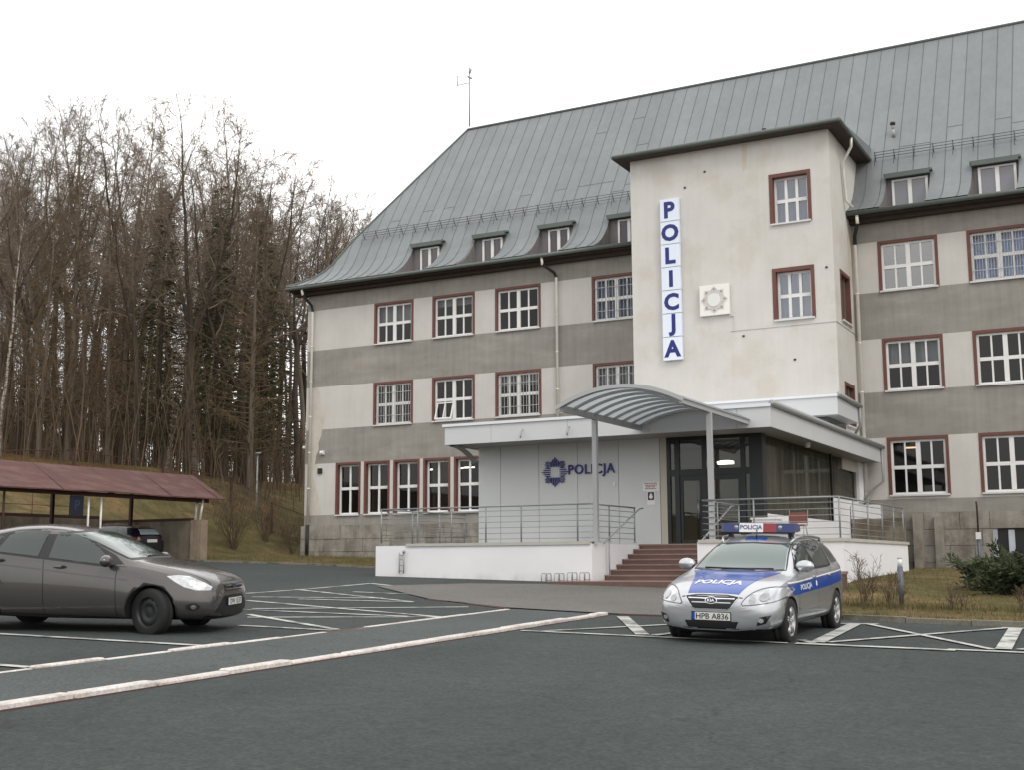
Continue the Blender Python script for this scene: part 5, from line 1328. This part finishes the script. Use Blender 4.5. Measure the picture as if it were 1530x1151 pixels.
for s, bs in ((-1, 'right'), (1, 'left')):
    fl = (lambda pl: [(-a, b) for a, b in pl]) if s > 0 else (lambda pl: pl)
    build('window_seal', patch(fb, fl(seal), bs, off=.003, step=.08), trim, fd, local=True)
    for pl in (fw_in, rw_in, qw_in): build('side_window', patch(fb, fl(pl), bs, off=.007, step=.08), carglass, fd, local=True)
    for pth in ([(-.51, .96), (-.52, .8), (-.49, .22)], [(-1.63, 1.06), (-1.61, .9), (-1.57, .25)], [(-.5, .25), (-2.1, .29)], [(-2.42, 1.13), (-2.38, .95), (-2.2, .68)]): build('door_seam', strip(fb, fl(pth), .009, bs, .003), trim, fd, local=True)
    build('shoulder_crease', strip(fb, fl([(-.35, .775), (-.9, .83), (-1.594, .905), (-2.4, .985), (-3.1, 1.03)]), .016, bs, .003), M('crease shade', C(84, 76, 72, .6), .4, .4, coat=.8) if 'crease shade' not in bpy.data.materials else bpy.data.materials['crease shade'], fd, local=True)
    build('sill_crease', strip(fb, fl([(-.63, .30), (-.92, .34), (-1.45, .39), (-1.92, .42)]), .02, bs, .004), brown, fd, local=True)
    for hx, hz in ((-1.36, .945), (-2.3, 1.03)):
        q = MB(); c = project(fb, ((-hx if s > 0 else hx), hz), bs, .016); q.ball(tuple(c), (.1, .018, .022), 0, 6); h = build('door_handle', q, brown, fd, local=True)
        q = MB(); q.ball((c[0]+.055, c[1]+.004*s, c[2]+.01), (.036, .02, .016), 0, 5); build('handle_recess', q, trim, h, local=True)
    mirror_part(fd, -.62, s*1.0, 1.04, brown, s)
    mo = [(.165, .835), (.33, .845), (.50, .83), (.591, .795), (.74, .735), (.842, .68), (.815, .638), (.6, .64), (.423, .686), (.283, .758)]
    ob = [(a*.925-.72*.38, b) for a, b in mo]
    h = MB(); patch(fb, ob, 'obl', off=.006, mb=h, step=.04)
    if s > 0: h.mapv(lambda x, y, z: (x, -y, z)); h.f = [list(reversed(f)) for f in h.f]
    hb = build('headlight', h, lampg, fd, local=True)
    for cx, cz, r0 in ((.545, .735, .052), (.69, .69, .05)):
        g = patch(fb, [(cx*.925-.72*.38+r0*math.cos(t*math.pi/6), cz+r0*.8*math.sin(t*math.pi/6)) for t in range(12)], 'obl', off=.011, step=.04)
        if s > 0: g.mapv(lambda x, y, z: (x, -y, z)); g.f = [list(reversed(f)) for f in g.f]
        build('lens', g, M('lamp glass', C(225, 222, 215, .9), .1, .3, coat=1) if 'lamp glass' not in bpy.data.materials else bpy.data.materials['lamp glass'], hb, local=True)
    g = MB(); c = [(.75*.925-1.18*.38+.098*math.cos(t*math.pi/8), .416+.05*math.sin(t*math.pi/8)) for t in range(16)]
    patch(fb, c, 'obl', off=.005, mb=g, step=.04)
    if s > 0: g.mapv(lambda x, y, z: (x, -y, z)); g.f = [list(reversed(f)) for f in g.f]
    fo = build('fog_light', g, trim, fd, local=True)
    g = MB(); c = [(.75*.925-1.15*.38+.04*math.cos(t*math.pi/8), .412+.03*math.sin(t*math.pi/8)) for t in range(16)]; patch(fb, c, 'obl', off=.01, mb=g, step=.03)
    if s > 0: g.mapv(lambda x, y, z: (x, -y, z)); g.f = [list(reversed(f)) for f in g.f]
    build('lens', g, lampd, fo, local=True)
    build('side_intake', patch(fb, [(s*.36, .55), (s*.36, .285), (s*.62, .335)], 'front', off=.005), trim, fd, local=True)
    build('rear_light', patch(fb, fl([(-2.98, 1.1), (-3.25, 1.08), (-3.4, .88), (-3.2, .85)]), bs, off=.005), bpy.data.materials['rear lamp red'], fd, local=True)
Q('windscreen', wsglass, [(-.68, 1.075), (0, 1.085), (.68, 1.075), (.64, 1.24), (.60, 1.42), (0, 1.455), (-.60, 1.42), (-.64, 1.24)], 'front', off=.005, step=.06)
build('windscreen_seal', strip(fb, [(-.70, 1.065), (0, 1.075), (.70, 1.065), (.655, 1.24), (.615, 1.43), (0, 1.47), (-.615, 1.43), (-.655, 1.24), (-.70, 1.065)], .025, 'front', .003), trim, fd, local=True)
q = MB(); q.tube([project(fb, (.6, 1.08), 'front', .012), project(fb, (-.2, 1.085), 'front', .014)], .01, 5); build('wiper', q, trim, fd, local=True)
Q('lower_grille', trim, [(-.33, .55), (.33, .55), (.40, .29), (.38, .255), (-.38, .255), (-.40, .29)], 'front', off=.005)
Q('upper_grille', trim, [(-.36, .70), (.36, .70), (.33, .61), (-.33, .61)], 'front', off=.005)
for z in (.685, .635): build('grille_bar', strip(fb, [(-.34, z), (.34, z)], .014, 'front', .012), chrome, fd, local=True)
for y in (-.75, .75): build('bonnet_seam', strip(fb, [(y*.62/.75, -.78), (y*.88, -.2), (y*.95, .3)], .01, 'top', .004), trim, fd, local=True)
e = Q('badge', chrome, [(.075*math.cos(t*math.pi/10), .675+.034*math.sin(t*math.pi/10)) for t in range(20)], 'front', off=.018, step=.04)
build('badge_face', patch(fb, [(.066*math.cos(t*math.pi/10), .675+.027*math.sin(t*math.pi/10)) for t in range(20)], 'front', off=.021, step=.04), M('badge navy', C(40, 48, 80, .7), .3), e, local=True)
pp = MB(); pp.box(.885, .915, -.27, .27, .40, .52); p = build('number_plate', pp, trim, fd, local=True)
pp = MB(); pp.box(.915, .919, -.258, .258, .41, .51); build('plate_face', pp, platem, p, local=True)
vs, fs = text2d('DW 1E37', 1, .012); x0 = min(v[0] for v in vs); x1 = max(v[0] for v in vs); y0 = min(v[1] for v in vs); y1 = max(v[1] for v in vs)
pp = MB(); pp.add([(.921, -.2+(v[0]-x0)/(x1-x0)*.44, .422+(v[1]-y0)/(y1-y0)*.076) for v in vs], fs); build('plate_letters', pp, platet, p, local=True)
build('bumper_lip', strip(fb, [(-.7, .275), (-.4, .245), (.4, .245), (.7, .275)], .03, 'front', .006), trim, fd, local=True)
for x, sr in ((0, R(-22)), (-2.65, 0)):
    for s in (1, -1): wheel(fd, x, s*.79, .333, .333, .21, 'steel', sr)
seat_rot(fd, 20.51, -31.93, R(20.4), -.03)

# ---------------------------------------------------------------- dark saloon under the carport
navy = M('dark navy paint', C(30, 34, 48, .6), .25, .3, coat=.8)
dk = thing('dark_car', 'dark navy hatchback parked nose in under the red carport roof, rear showing', 'car', (0, 0, 0))
D_ = [tuple([a, b, c, d, e, f, (g[0]*.955 if a < -.3 else g[0], g[1]), h*.95 if a < -.3 else h]) for a, b, c, d, e, f, g, h in K_]
body, db = car_body(D_, [(0, .3), (-2.65, .3)], .345, navy)
build('body', body, [navy, wellm], dk, local=True)
for s, bs in ((-1, 'right'), (1, 'left')):
    fl = (lambda pl: [(-a, b) for a, b in pl]) if s > 0 else (lambda pl: pl)
    for pl in ([(-.5, .98), (-.66, 1.06), (-.88, 1.17), (-1.14, 1.25), (-1.42, 1.3), (-1.46, .98)], [(-1.54, .98), (-1.5, 1.31), (-1.9, 1.33), (-2.4, 1.3), (-2.5, 1.03)], [(-2.58, 1.03), (-2.5, 1.28), (-2.9, 1.24), (-3.2, 1.07)]): build('side_window', patch(db, fl(pl), bs, off=.006, step=.1), carglass, dk, local=True)
    build('rear_light', patch(db, [(s*-.55, .80), (s*-.76, .80), (s*-.78, .93), (s*-.6, .93)], 'rear', off=.006), M('rear lamp clear red', C(130, 70, 62, .6), .2, coat=1) if s < 0 else bpy.data.materials['rear lamp clear red'], dk, local=True)
build('rear_window', patch(db, [(-.52, 1.02), (.52, 1.02), (.44, 1.24), (-.44, 1.24)], 'rear', off=.006), M('rear screen', C(170, 184, 190, .7), .08, spec=1, coat=1), dk, local=True)
q = MB(); q.box(-3.63, -3.6, -.26, .26, .72, .84); build('number_plate', q, platem, dk, local=True)
for x in (0, -2.65):
    for s in (1, -1): wheel(dk, x, s*.765, .302, .312, .205, 'alloy')
seat_rot(dk, -5.6, -9.35, math.pi, 0)
# ================================================================== VEGETATION
def grow(mb, p, d, Ln, r0, r1, n, rng, wob, trop, sides, out):
    """one tapering limb; returns its joints"""
    pts = [Vector(p)]; d = Vector(d).normalized(); rs = [r0]
    for i in range(n):
        d = (d+Vector((rng.uniform(-wob, wob), rng.uniform(-wob, wob), rng.uniform(-wob, wob)+trop))).normalized()
        pts.append(pts[-1]+d*Ln/n); rs.append(r0+(r1-r0)*(i+1)/n)
    mb.tube(pts, rs, sides, 0, sides > 3, False)
    return pts, rs
def at_(pts, t):
    f = t*(len(pts)-1); i = min(int(f), len(pts)-2); return pts[i].lerp(pts[i+1], f-i), (pts[i+1]-pts[i]).normalized()
def side_dir(d, ang, az):
    a = d.orthogonal().normalized(); b = d.cross(a)
    return (d*math.cos(ang)+(a*math.cos(az)+b*math.sin(az))*math.sin(ang)).normalized()
def broadleaf(seed, H, fork, n1, n2, n3, ang=40, first=.3, spread=.36, r=.013, thin=1.0):
    rng = random.Random(seed); T = MB(); Cn = MB(); leaders = []
    if fork:
        pts, rs = grow(T, (0, 0, -.3), (rng.uniform(-.04, .04), rng.uniform(-.04, .04), 1), H*first+.3, H*r, H*r*.75, 6, rng, .05, .05, 8, 0)
        for k in range(fork):
            dd = side_dir(Vector((0, 0, 1)), R(rng.uniform(14, 34)), k*2*math.pi/fork+rng.uniform(-.5, .5))
            leaders.append(grow(T, pts[-1], dd, H*(1-first)*rng.uniform(.8, 1.0), H*r*.55, .012, 12, rng, .13, .09, 6, 0))
        z0 = .12
    else:
        leaders.append(grow(T, (0, 0, -.3), (rng.uniform(-.05, .05), rng.uniform(-.05, .05), 1), H, H*r, .012, 18, rng, .07, .05, 8, 0)); z0 = first
    for pts, rs in leaders:
        for k in range(n1):
            t = z0+(1-z0)*(k+rng.random())/n1*.97; p, d = at_(pts, t)
            L1 = H*spread*(1-t*.72)*rng.uniform(.6, 1.1)*(1 if not fork else .8)
            az = k*2.4+rng.uniform(-.4, .4); rr = max(.02, rs[min(int(t*(len(rs)-1)), len(rs)-1)]*.5)
            b1_, r1_ = grow(Cn, p, side_dir(d, R(ang+rng.uniform(-12, 14)), az), L1, rr*.8, .008, 6, rng, .2, .05, 4, 0)
            for j in range(n2):
                t2 = .22+.76*(j+rng.random())/n2; p2, d2 = at_(b1_, t2); L2 = L1*.42*(1-t2*.5)*rng.uniform(.6, 1.2)
                b2_, _ = grow(Cn, p2, side_dir(d2, R(rng.uniform(28, 52)), rng.uniform(0, 6.3)), L2, max(.009, rr*.3)*thin, .006*thin, 4, rng, .24, .05, 3, 0)
                for m in range(n3):
                    p3, d3 = at_(b2_, rng.uniform(.2, 1)); 
                    grow(Cn, p3, side_dir(d3, R(rng.uniform(25, 55)), rng.uniform(0, 6.3)), L2*rng.uniform(.4, .8), .0065*thin, .004*thin, 2, rng, .25, .03, 3, 0)
    return T, Cn
def spruce(seed, H):
    rng = random.Random(seed); T = MB(); Cn = MB()
    T.tube([(0, 0, -.3), (0, 0, H*.5), (0, 0, H)], [H*.011, H*.007, .02], 7)
    n = int(H*3.6)
    for i in range(n):
        z = H*(.14+.85*i/n); Lb = (H*.17)*(1-(z/H)**1.3)+.18; m = 6 if z < H*.9 else 4
        for k in range(m-1):
            a = rng.uniform(0, 6.28); z = H*(.14+.85*(i+rng.uniform(-.8, .8))/n); z = min(z, H*.99); l = Lb*rng.uniform(.45, 1.15); dz = -.35-.3*(1-z/H)
            p0 = Vector((0, 0, z)); p1 = Vector((math.cos(a)*l*.6, math.sin(a)*l*.6, z+dz*l*.4)); p2 = Vector((math.cos(a)*l, math.sin(a)*l, z+dz*l*.55+.06*l))
            q = int(5+l*7)
            for s in range(q):
                t = .12+.88*s/q; c = p0.lerp(p1, t/.6) if t < .6 else p1.lerp(p2, (t-.6)/.4)
                w = rng.uniform(.05, .11)*(1.15-t*.4); h = rng.uniform(.2, .46)
                e = Vector((-math.sin(a), math.cos(a), 0))*rng.choice((-1, 1)); o = e*rng.uniform(.15, .55)*(1.1-t)*min(1, l*.5)
                f = Vector((math.cos(a), math.sin(a), 0))
                b = c+o; u = (e*.6+f*.5).normalized()*h; v = Vector((rng.uniform(-.3, .3), rng.uniform(-.3, .3), -1)).normalized()*w*1.6
                Cn.add([b, b+u*.6+v*.5, b+u, b+u*.4-v*.15], [(0, 1, 2, 3)], 0)
    return T, Cn
def larch(seed, H):
    rng = random.Random(seed); T = MB(); Cn = MB()
    pts, rs = grow(T, (0, 0, -.3), (0, 0, 1), H, H*.011, .015, 12, rng, .03, .03, 7, 0)
    n = int(H*3.2)
    for i in range(n):
        t = .14+.85*i/n; p, d = at_(pts, t); Lb = H*.2*(1-t)**.75+.3
        for k in range(3):
            a = i*1.9+k*2.09+rng.uniform(-.5, .5); l = Lb*rng.uniform(.55, 1.1)
            b1_, _ = grow(Cn, p, (math.cos(a), math.sin(a), rng.uniform(-.1, .35)), l, .028*(1-t)+.012, .007, 5, rng, .12, .03, 3, 0)
            for m in range(int(4+l*3.2)):
                p2, d2 = at_(b1_, rng.uniform(.15, 1))
                grow(Cn, p2, (rng.uniform(-1, 1), rng.uniform(-1, 1), rng.uniform(-1.1, .2)), rng.uniform(.25, .75), .011, .006, 2, rng, .25, -.1, 3, 0)
    return T, Cn
PROTO = {}
def proto(key, T, Cn, bm, tm):
    a = bpy.data.meshes.new('trunk'); a.from_pydata(T.v, [], T.f); a.materials.append(bm); a.polygons.foreach_set('use_smooth', [True]*len(a.polygons))
    b = bpy.data.meshes.new('crown'); b.from_pydata(Cn.v, [], Cn.f); b.materials.append(tm)
    PROTO[key] = (a, b)
proto('oak', *broadleaf(21, 22, 4, 15, 8, 7, 46, .33, .42, .013, 1.35), barkD, twig)
proto('oak2', *broadleaf(22, 22, 3, 16, 8, 7, 48, .25, .44, .013, 1.35), barkD, twig)
proto('ash', *broadleaf(23, 22, 0, 32, 9, 7, 48, .34, .3, .009, 1.25), bark, twig)
proto('ash2', *broadleaf(24, 22, 3, 14, 8, 7, 46, .45, .3, .0095, 1.2), barkD, twig)
proto('pole', *broadleaf(25, 20, 0, 22, 8, 6, 48, .5, .26, .0075), barkD, twig)
proto('pole2', *broadleaf(26, 20, 2, 13, 8, 6, 48, .5, .28, .0075), bark, twig)
proto('redtree', *broadleaf(27, 20, 0, 34, 9, 7, 44, .2, .28, .008, .8), bark, twigR)
proto('birch', *broadleaf(28, 19, 0, 20, 8, 6, 40, .4, .22, .008, .8), birch, twig)
proto('spruce', *spruce(31, 20), barkD, needle)
proto('spruce2', *spruce(32, 18), barkD, needle)
proto('larch', *larch(33, 20), bark, larchm)
proto('larch2', *larch(34, 17), bark, larchm)
NAMES = {'oak': ('bare_tree', 'tree'), 'oak2': ('bare_tree', 'tree'), 'ash': ('bare_tree', 'tree'), 'ash2': ('bare_tree', 'tree'), 'pole': ('slender_tree', 'tree'), 'pole2': ('slender_tree', 'tree'),
         'redtree': ('brown_tree', 'tree'), 'birch': ('birch_tree', 'birch'), 'spruce': ('spruce_tree', 'spruce'), 'spruce2': ('spruce_tree', 'spruce'), 'larch': ('larch_tree', 'larch'), 'larch2': ('larch_tree', 'larch')}
PH = {'oak': 22, 'oak2': 22, 'ash': 22, 'ash2': 22, 'pole': 20, 'pole2': 20, 'redtree': 20, 'birch': 19, 'spruce': 20, 'spruce2': 18, 'larch': 20, 'larch2': 17}
trng = random.Random(99)
def tree(key, x, y, H, label, group=None, rot=None):
    nm, cat = NAMES[key]; z = terr(x, y)
    o = thing(nm, label, cat, (x, y, z), group)
    s = H/PH[key]; o.scale = (s*trng.uniform(.9, 1.1), s*trng.uniform(.9, 1.1), s); o.rotation_euler = (0, 0, trng.uniform(0, 6.28) if rot is None else rot)
    for nme, me in zip(('trunk', 'crown'), PROTO[key]):
        c = bpy.data.objects.new(nme, me); COL.objects.link(c); c.parent = o
    return o
def spot(u, dist):
    """a place on the wooded bank: bearing given in steps across the valley, distance in metres"""
    d = fw+rt*((u-765)/FPX); d.z = 0; d.normalize(); return CAM.x+d.x*dist, CAM.y+d.y*dist
def height_for(u, dist, ytop):
    x, y = spot(u, dist); dv = fw+rt*((u-765)/FPX); k = math.hypot(dv.x, dv.y); el = (dv.z+(575.5-ytop)/FPX*up2.z)/k
    return max(5, CAM.z+dist*el-terr(x, y)+1.6)
KEY = [('oak', 284, 69, 146, 'large dark bare tree with wide forked crown, tallest in the middle of the wood'),
       ('oak2', 366, 70, 205, 'bare tree with long leaning limbs just right of the pointed dark spruce'),
       ('ash', 128, 76, 140, 'tall bare tree with dense upright twigs above the left part of the carport'),
       ('ash', 45, 80, 160, 'tall bare tree at the far left edge of the wood'),
       ('ash2', 175, 82, 138, 'tall slender bare tree with many fine vertical branches, left of the forked tree'),
       ('birch', 3, 66, 330, 'white barked birch leaning at the far left edge above the carport roof'),
       ('birch', 296, 76, 290, 'white barked birch standing close beside the large forked dark tree'),
       ('birch', 252, 80, 330, 'thin white barked birch left of the large forked dark tree'),
       ('spruce', 322, 71, 292, 'dark pointed spruce rising between the two largest bare trees'),
       ('spruce2', 238, 72, 306, 'broad olive spruce left of the large forked tree'),
       ('spruce2', 392, 74, 350, 'dark ragged spruce nearest the grey building'),
       ('larch', 105, 70, 205, 'tall brown larch with drooping fine twigs behind the carport roof'),
       ('larch2', 62, 68, 300, 'brown larch left of the tallest larch, behind the carport'),
       ('larch2', 165, 70, 330, 'low brown larch standing between carport and spruce trees'),
       ('redtree', 88, 74, 190, 'reddish brown bushy bare tree above the carport at the left'),
       ('pole', 430, 78, 255, 'slim bare tree with open crown just left of the building corner'),
       ('pole2', 455, 88, 290, 'slim forked bare tree seen over the left end of the eaves')]
placed = []
for i, (k, u, dist, yt, lab) in enumerate(KEY):
    x, y = spot(u, dist); placed.append((x, y)); tree(k, x, y, height_for(u, dist, yt), lab)
def skyline(u):
    S = [(-150, 170), (0, 165), (60, 150), (130, 138), (175, 150), (205, 190), (260, 160), (330, 165), (380, 215), (430, 255), (470, 290), (520, 325), (560, 318), (620, 300), (700, 300)]
    for (a, b), (c, d) in zip(S, S[1:]):
        if a <= u <= c: return b+(d-b)*(u-a)/(c-a)
    return 300
GL = {'ash': 'tall bare grey tree among the crowded trunks of the wood on the bank', 'ash2': 'tall dark bare tree among the crowded trunks of the wood on the bank', 'pole': 'slender bare tree with high crown among the trunks of the wood',
      'pole2': 'slender forked bare tree among the trunks of the wood', 'redtree': 'reddish brown twiggy tree among the trunks of the wood', 'larch': 'brown larch with fine drooping twigs deeper in the wood', 'larch2': 'shorter brown larch with fine twigs deeper in the wood',
      'spruce': 'dark green spruce standing deeper in the wood', 'spruce2': 'shorter dark green spruce standing deeper in the wood', 'birch': 'pale trunked birch standing deeper in the wood'}
n = 0; tries = 0
while n < 125 and tries < 4000:
    tries += 1; u = trng.uniform(-130, 600); dist = trng.uniform(67, 128) if u < 430 else trng.uniform(84, 135)
    x, y = spot(u, dist)
    if x > -7.5 and y < 16: continue
    if any((x-a)**2+(y-b)**2 < 2.6 for a, b in placed): continue
    if u < 300: k = trng.choices(('ash', 'ash2', 'redtree', 'larch', 'larch2', 'spruce', 'spruce2', 'pole', 'birch'), (20, 18, 14, 13, 12, 6, 9, 12, 4))[0]
    elif u < 420: k = trng.choices(('ash', 'ash2', 'pole', 'pole2', 'spruce2', 'spruce', 'larch2', 'birch'), (8, 18, 26, 16, 9, 5, 10, 4))[0]
    else: k = trng.choices(('ash2', 'pole', 'pole2', 'ash', 'birch'), (18, 34, 26, 12, 3))[0]
    top = skyline(u)+(trng.uniform(10, 60) if trng.random() < .4 else trng.uniform(60, 210))
    if 'spruce' in k: top = max(top, 330)+trng.uniform(0, 120)
    if 'larch' in k: top = max(top+50, 270)
    if u > 430: top = skyline(u)+trng.uniform(0, 60)
    placed.append((x, y)); tree(k, x, y, height_for(u, dist, top), GL[k], 'trees of the wood on the bank: '+GL[k].split(' ')[0]+' '+GL[k].split(' ')[1]+' '+NAMES[k][0].replace('_', ' ')); n += 1

# thin understorey stems and brush between the trunks
mb = MB(); r = random.Random(50)
for i in range(2300):
    u = r.uniform(-150, 455); dist = r.uniform(64, 125); x, y = spot(u, dist)
    if x > -8.5: continue
    z = terr(x, y); h = r.uniform(1.2, 9) if u < 330 else r.uniform(.8, 5)
    pts, _ = grow(mb, (x, y, z-.1), (r.uniform(-.15, .15), r.uniform(-.15, .15), 1), h, r.uniform(.015, .04), .008, 4, r, .12, .05, 3, 0)
    for k in range(7 if h > 2 else 4):
        p, d = at_(pts, r.uniform(.25, 1)); grow(mb, p, side_dir(d, R(r.uniform(30, 70)), r.uniform(0, 6.3)), h*r.uniform(.12, .3), .011, .006, 2, r, .25, .05, 3, 0)
tag(build('undergrowth', mb, twigR, kind='stuff'), 'brown undergrowth of thin stems and brush between the trunks of the wood', 'undergrowth')

# shrubs
def bare_shrub(x, y, h, n, label, mat=twigR, spread=.5):
    r = random.Random(int(x*100+y*7)); z = terr(x, y); o = thing('bare_shrub', label, 'shrub', (x, y, z)); m = MB()
    for i in range(n):
        a = r.uniform(0, 6.3); s = r.uniform(.1, spread)
        pts, _ = grow(m, (x+r.uniform(-.12, .12), y+r.uniform(-.12, .12), z-.03), (math.cos(a)*s, math.sin(a)*s, 1), h*r.uniform(.55, 1.05), (.0065 if h > 1.5 else .0055)*max(1, h*.5), .003, 5, r, .16, .06, 4, 0)
        for k in range(7):
            p, d = at_(pts, r.uniform(.25, 1)); b, _ = grow(m, p, side_dir(d, R(r.uniform(25, 60)), r.uniform(0, 6.3)), h*r.uniform(.12, .35), .0036*max(1, h*.5), .003, 3, r, .25, .08, 3, 0)
            for q in range(2):
                p2, d2 = at_(b, r.uniform(.3, 1)); grow(m, p2, side_dir(d2, R(40), r.uniform(0, 6.3)), h*.1, .003*max(1, h*.5), .002, 2, r, .25, .08, 3, 0)
    build('stems', m, mat, o); return o
s1 = bare_shrub(28.55, -22.9, .95, 14, 'tallest bare brown shrub directly behind the police estate car', spread=.3)
bare_shrub(29.05, -22.8, .65, 12, 'bare twiggy shrub right of the tallest shrub, left of the bollard light', spread=.6)
bare_shrub(30.05, -22.3, .55, 10, 'small bare shrub on the lawn right of the bollard light', spread=.6)
bare_shrub(31.2, -22.2, .5, 10, 'small bare shrub on the lawn at the far right edge', spread=.6)
bare_shrub(-4.2, -2.0, 3.4, 44, 'bushy bare brown shrub on the bank between carport and building', spread=.75)
bare_shrub(-5.0, 1.2, 2.6, 34, 'smaller bare brown shrub on the bank close to the building corner', spread=.75)
bare_shrub(-2.9, .6, 2.0, 30, 'low brown brush at the foot of the bank beside the building corner', spread=.8)
# juniper
jx, jy = 31.3, -17.2; jz = terr(jx, jy)
ju = thing('juniper_bush', 'wide dark green juniper bush in front of the stone plinth at right', 'bush', (jx, jy, jz))
m = MB(); q = MB(); r = random.Random(77)
for i in range(110):
    a = r.uniform(0, 6.3); e = r.uniform(.05, 1.0); L1 = r.uniform(1.5, 2.25)*(1-.42*e)
    pts, _ = grow(q, (jx+.5*math.cos(a)*r.random(), jy+.5*math.sin(a)*r.random(), jz), (math.cos(a), math.sin(a), e*.75), L1, .03, .008, 6, r, .12, .0, 4, 0)
    for k in range(200):
        p, d = at_(pts, r.uniform(.12, 1)); dd = side_dir(d, R(r.uniform(15, 60)), r.uniform(0, 6.3)); l = r.uniform(.08, .2); sd_ = dd.orthogonal().normalized()*r.uniform(.015, .03)
        b = p+Vector((r.uniform(-.1, .1), r.uniform(-.1, .1), r.uniform(-.06, .1)))
        m.add([b-sd_*.5, b+dd*l*.5+sd_, b+dd*l, b+dd*l*.5-sd_], [(0, 1, 2, 3)])
build('branches', q, barkD, ju); build('foliage', m, junm, ju)
# dry grass blades on the lawn, the bank foot and the verge
mb = MB(); r = random.Random(60)
def blade(x, y, z, h):
    a = r.uniform(0, 6.3); w_ = .004+.006*r.random(); l = r.uniform(-.6, .6); c, s = math.cos(a), math.sin(a)
    mb.add([(x-c*w_, y-s*w_, z-.01), (x+c*w_, y+s*w_, z-.01), (x-s*l*h, y+c*l*h, z+h)], [(0, 1, 2)])
for i in range(26000):
    x = r.uniform(26.7, 36); y = -24.6+23.5*r.random()**1.5
    blade(x, y, terr(x, y), r.uniform(.02, .07) if r.random() < .96 else r.uniform(.08, .16))
for i in range(3500):
    x = r.uniform(27, 36); y = -22.3+r.gauss(0, .22); blade(x, y, terr(x, y), r.uniform(.05, .15))
for i in range(9000):
    x = r.uniform(-9, 14); y = r.uniform(-9, .0) if x > -2 else r.uniform(-7, 6)
    if inside(ASPH, x, y): continue
    blade(x, y, terr(x, y), r.uniform(.06, .2))
tag(build('grass', mb, bladem, kind='stuff'), 'short dry winter grass on the lawn and verges', 'grass')
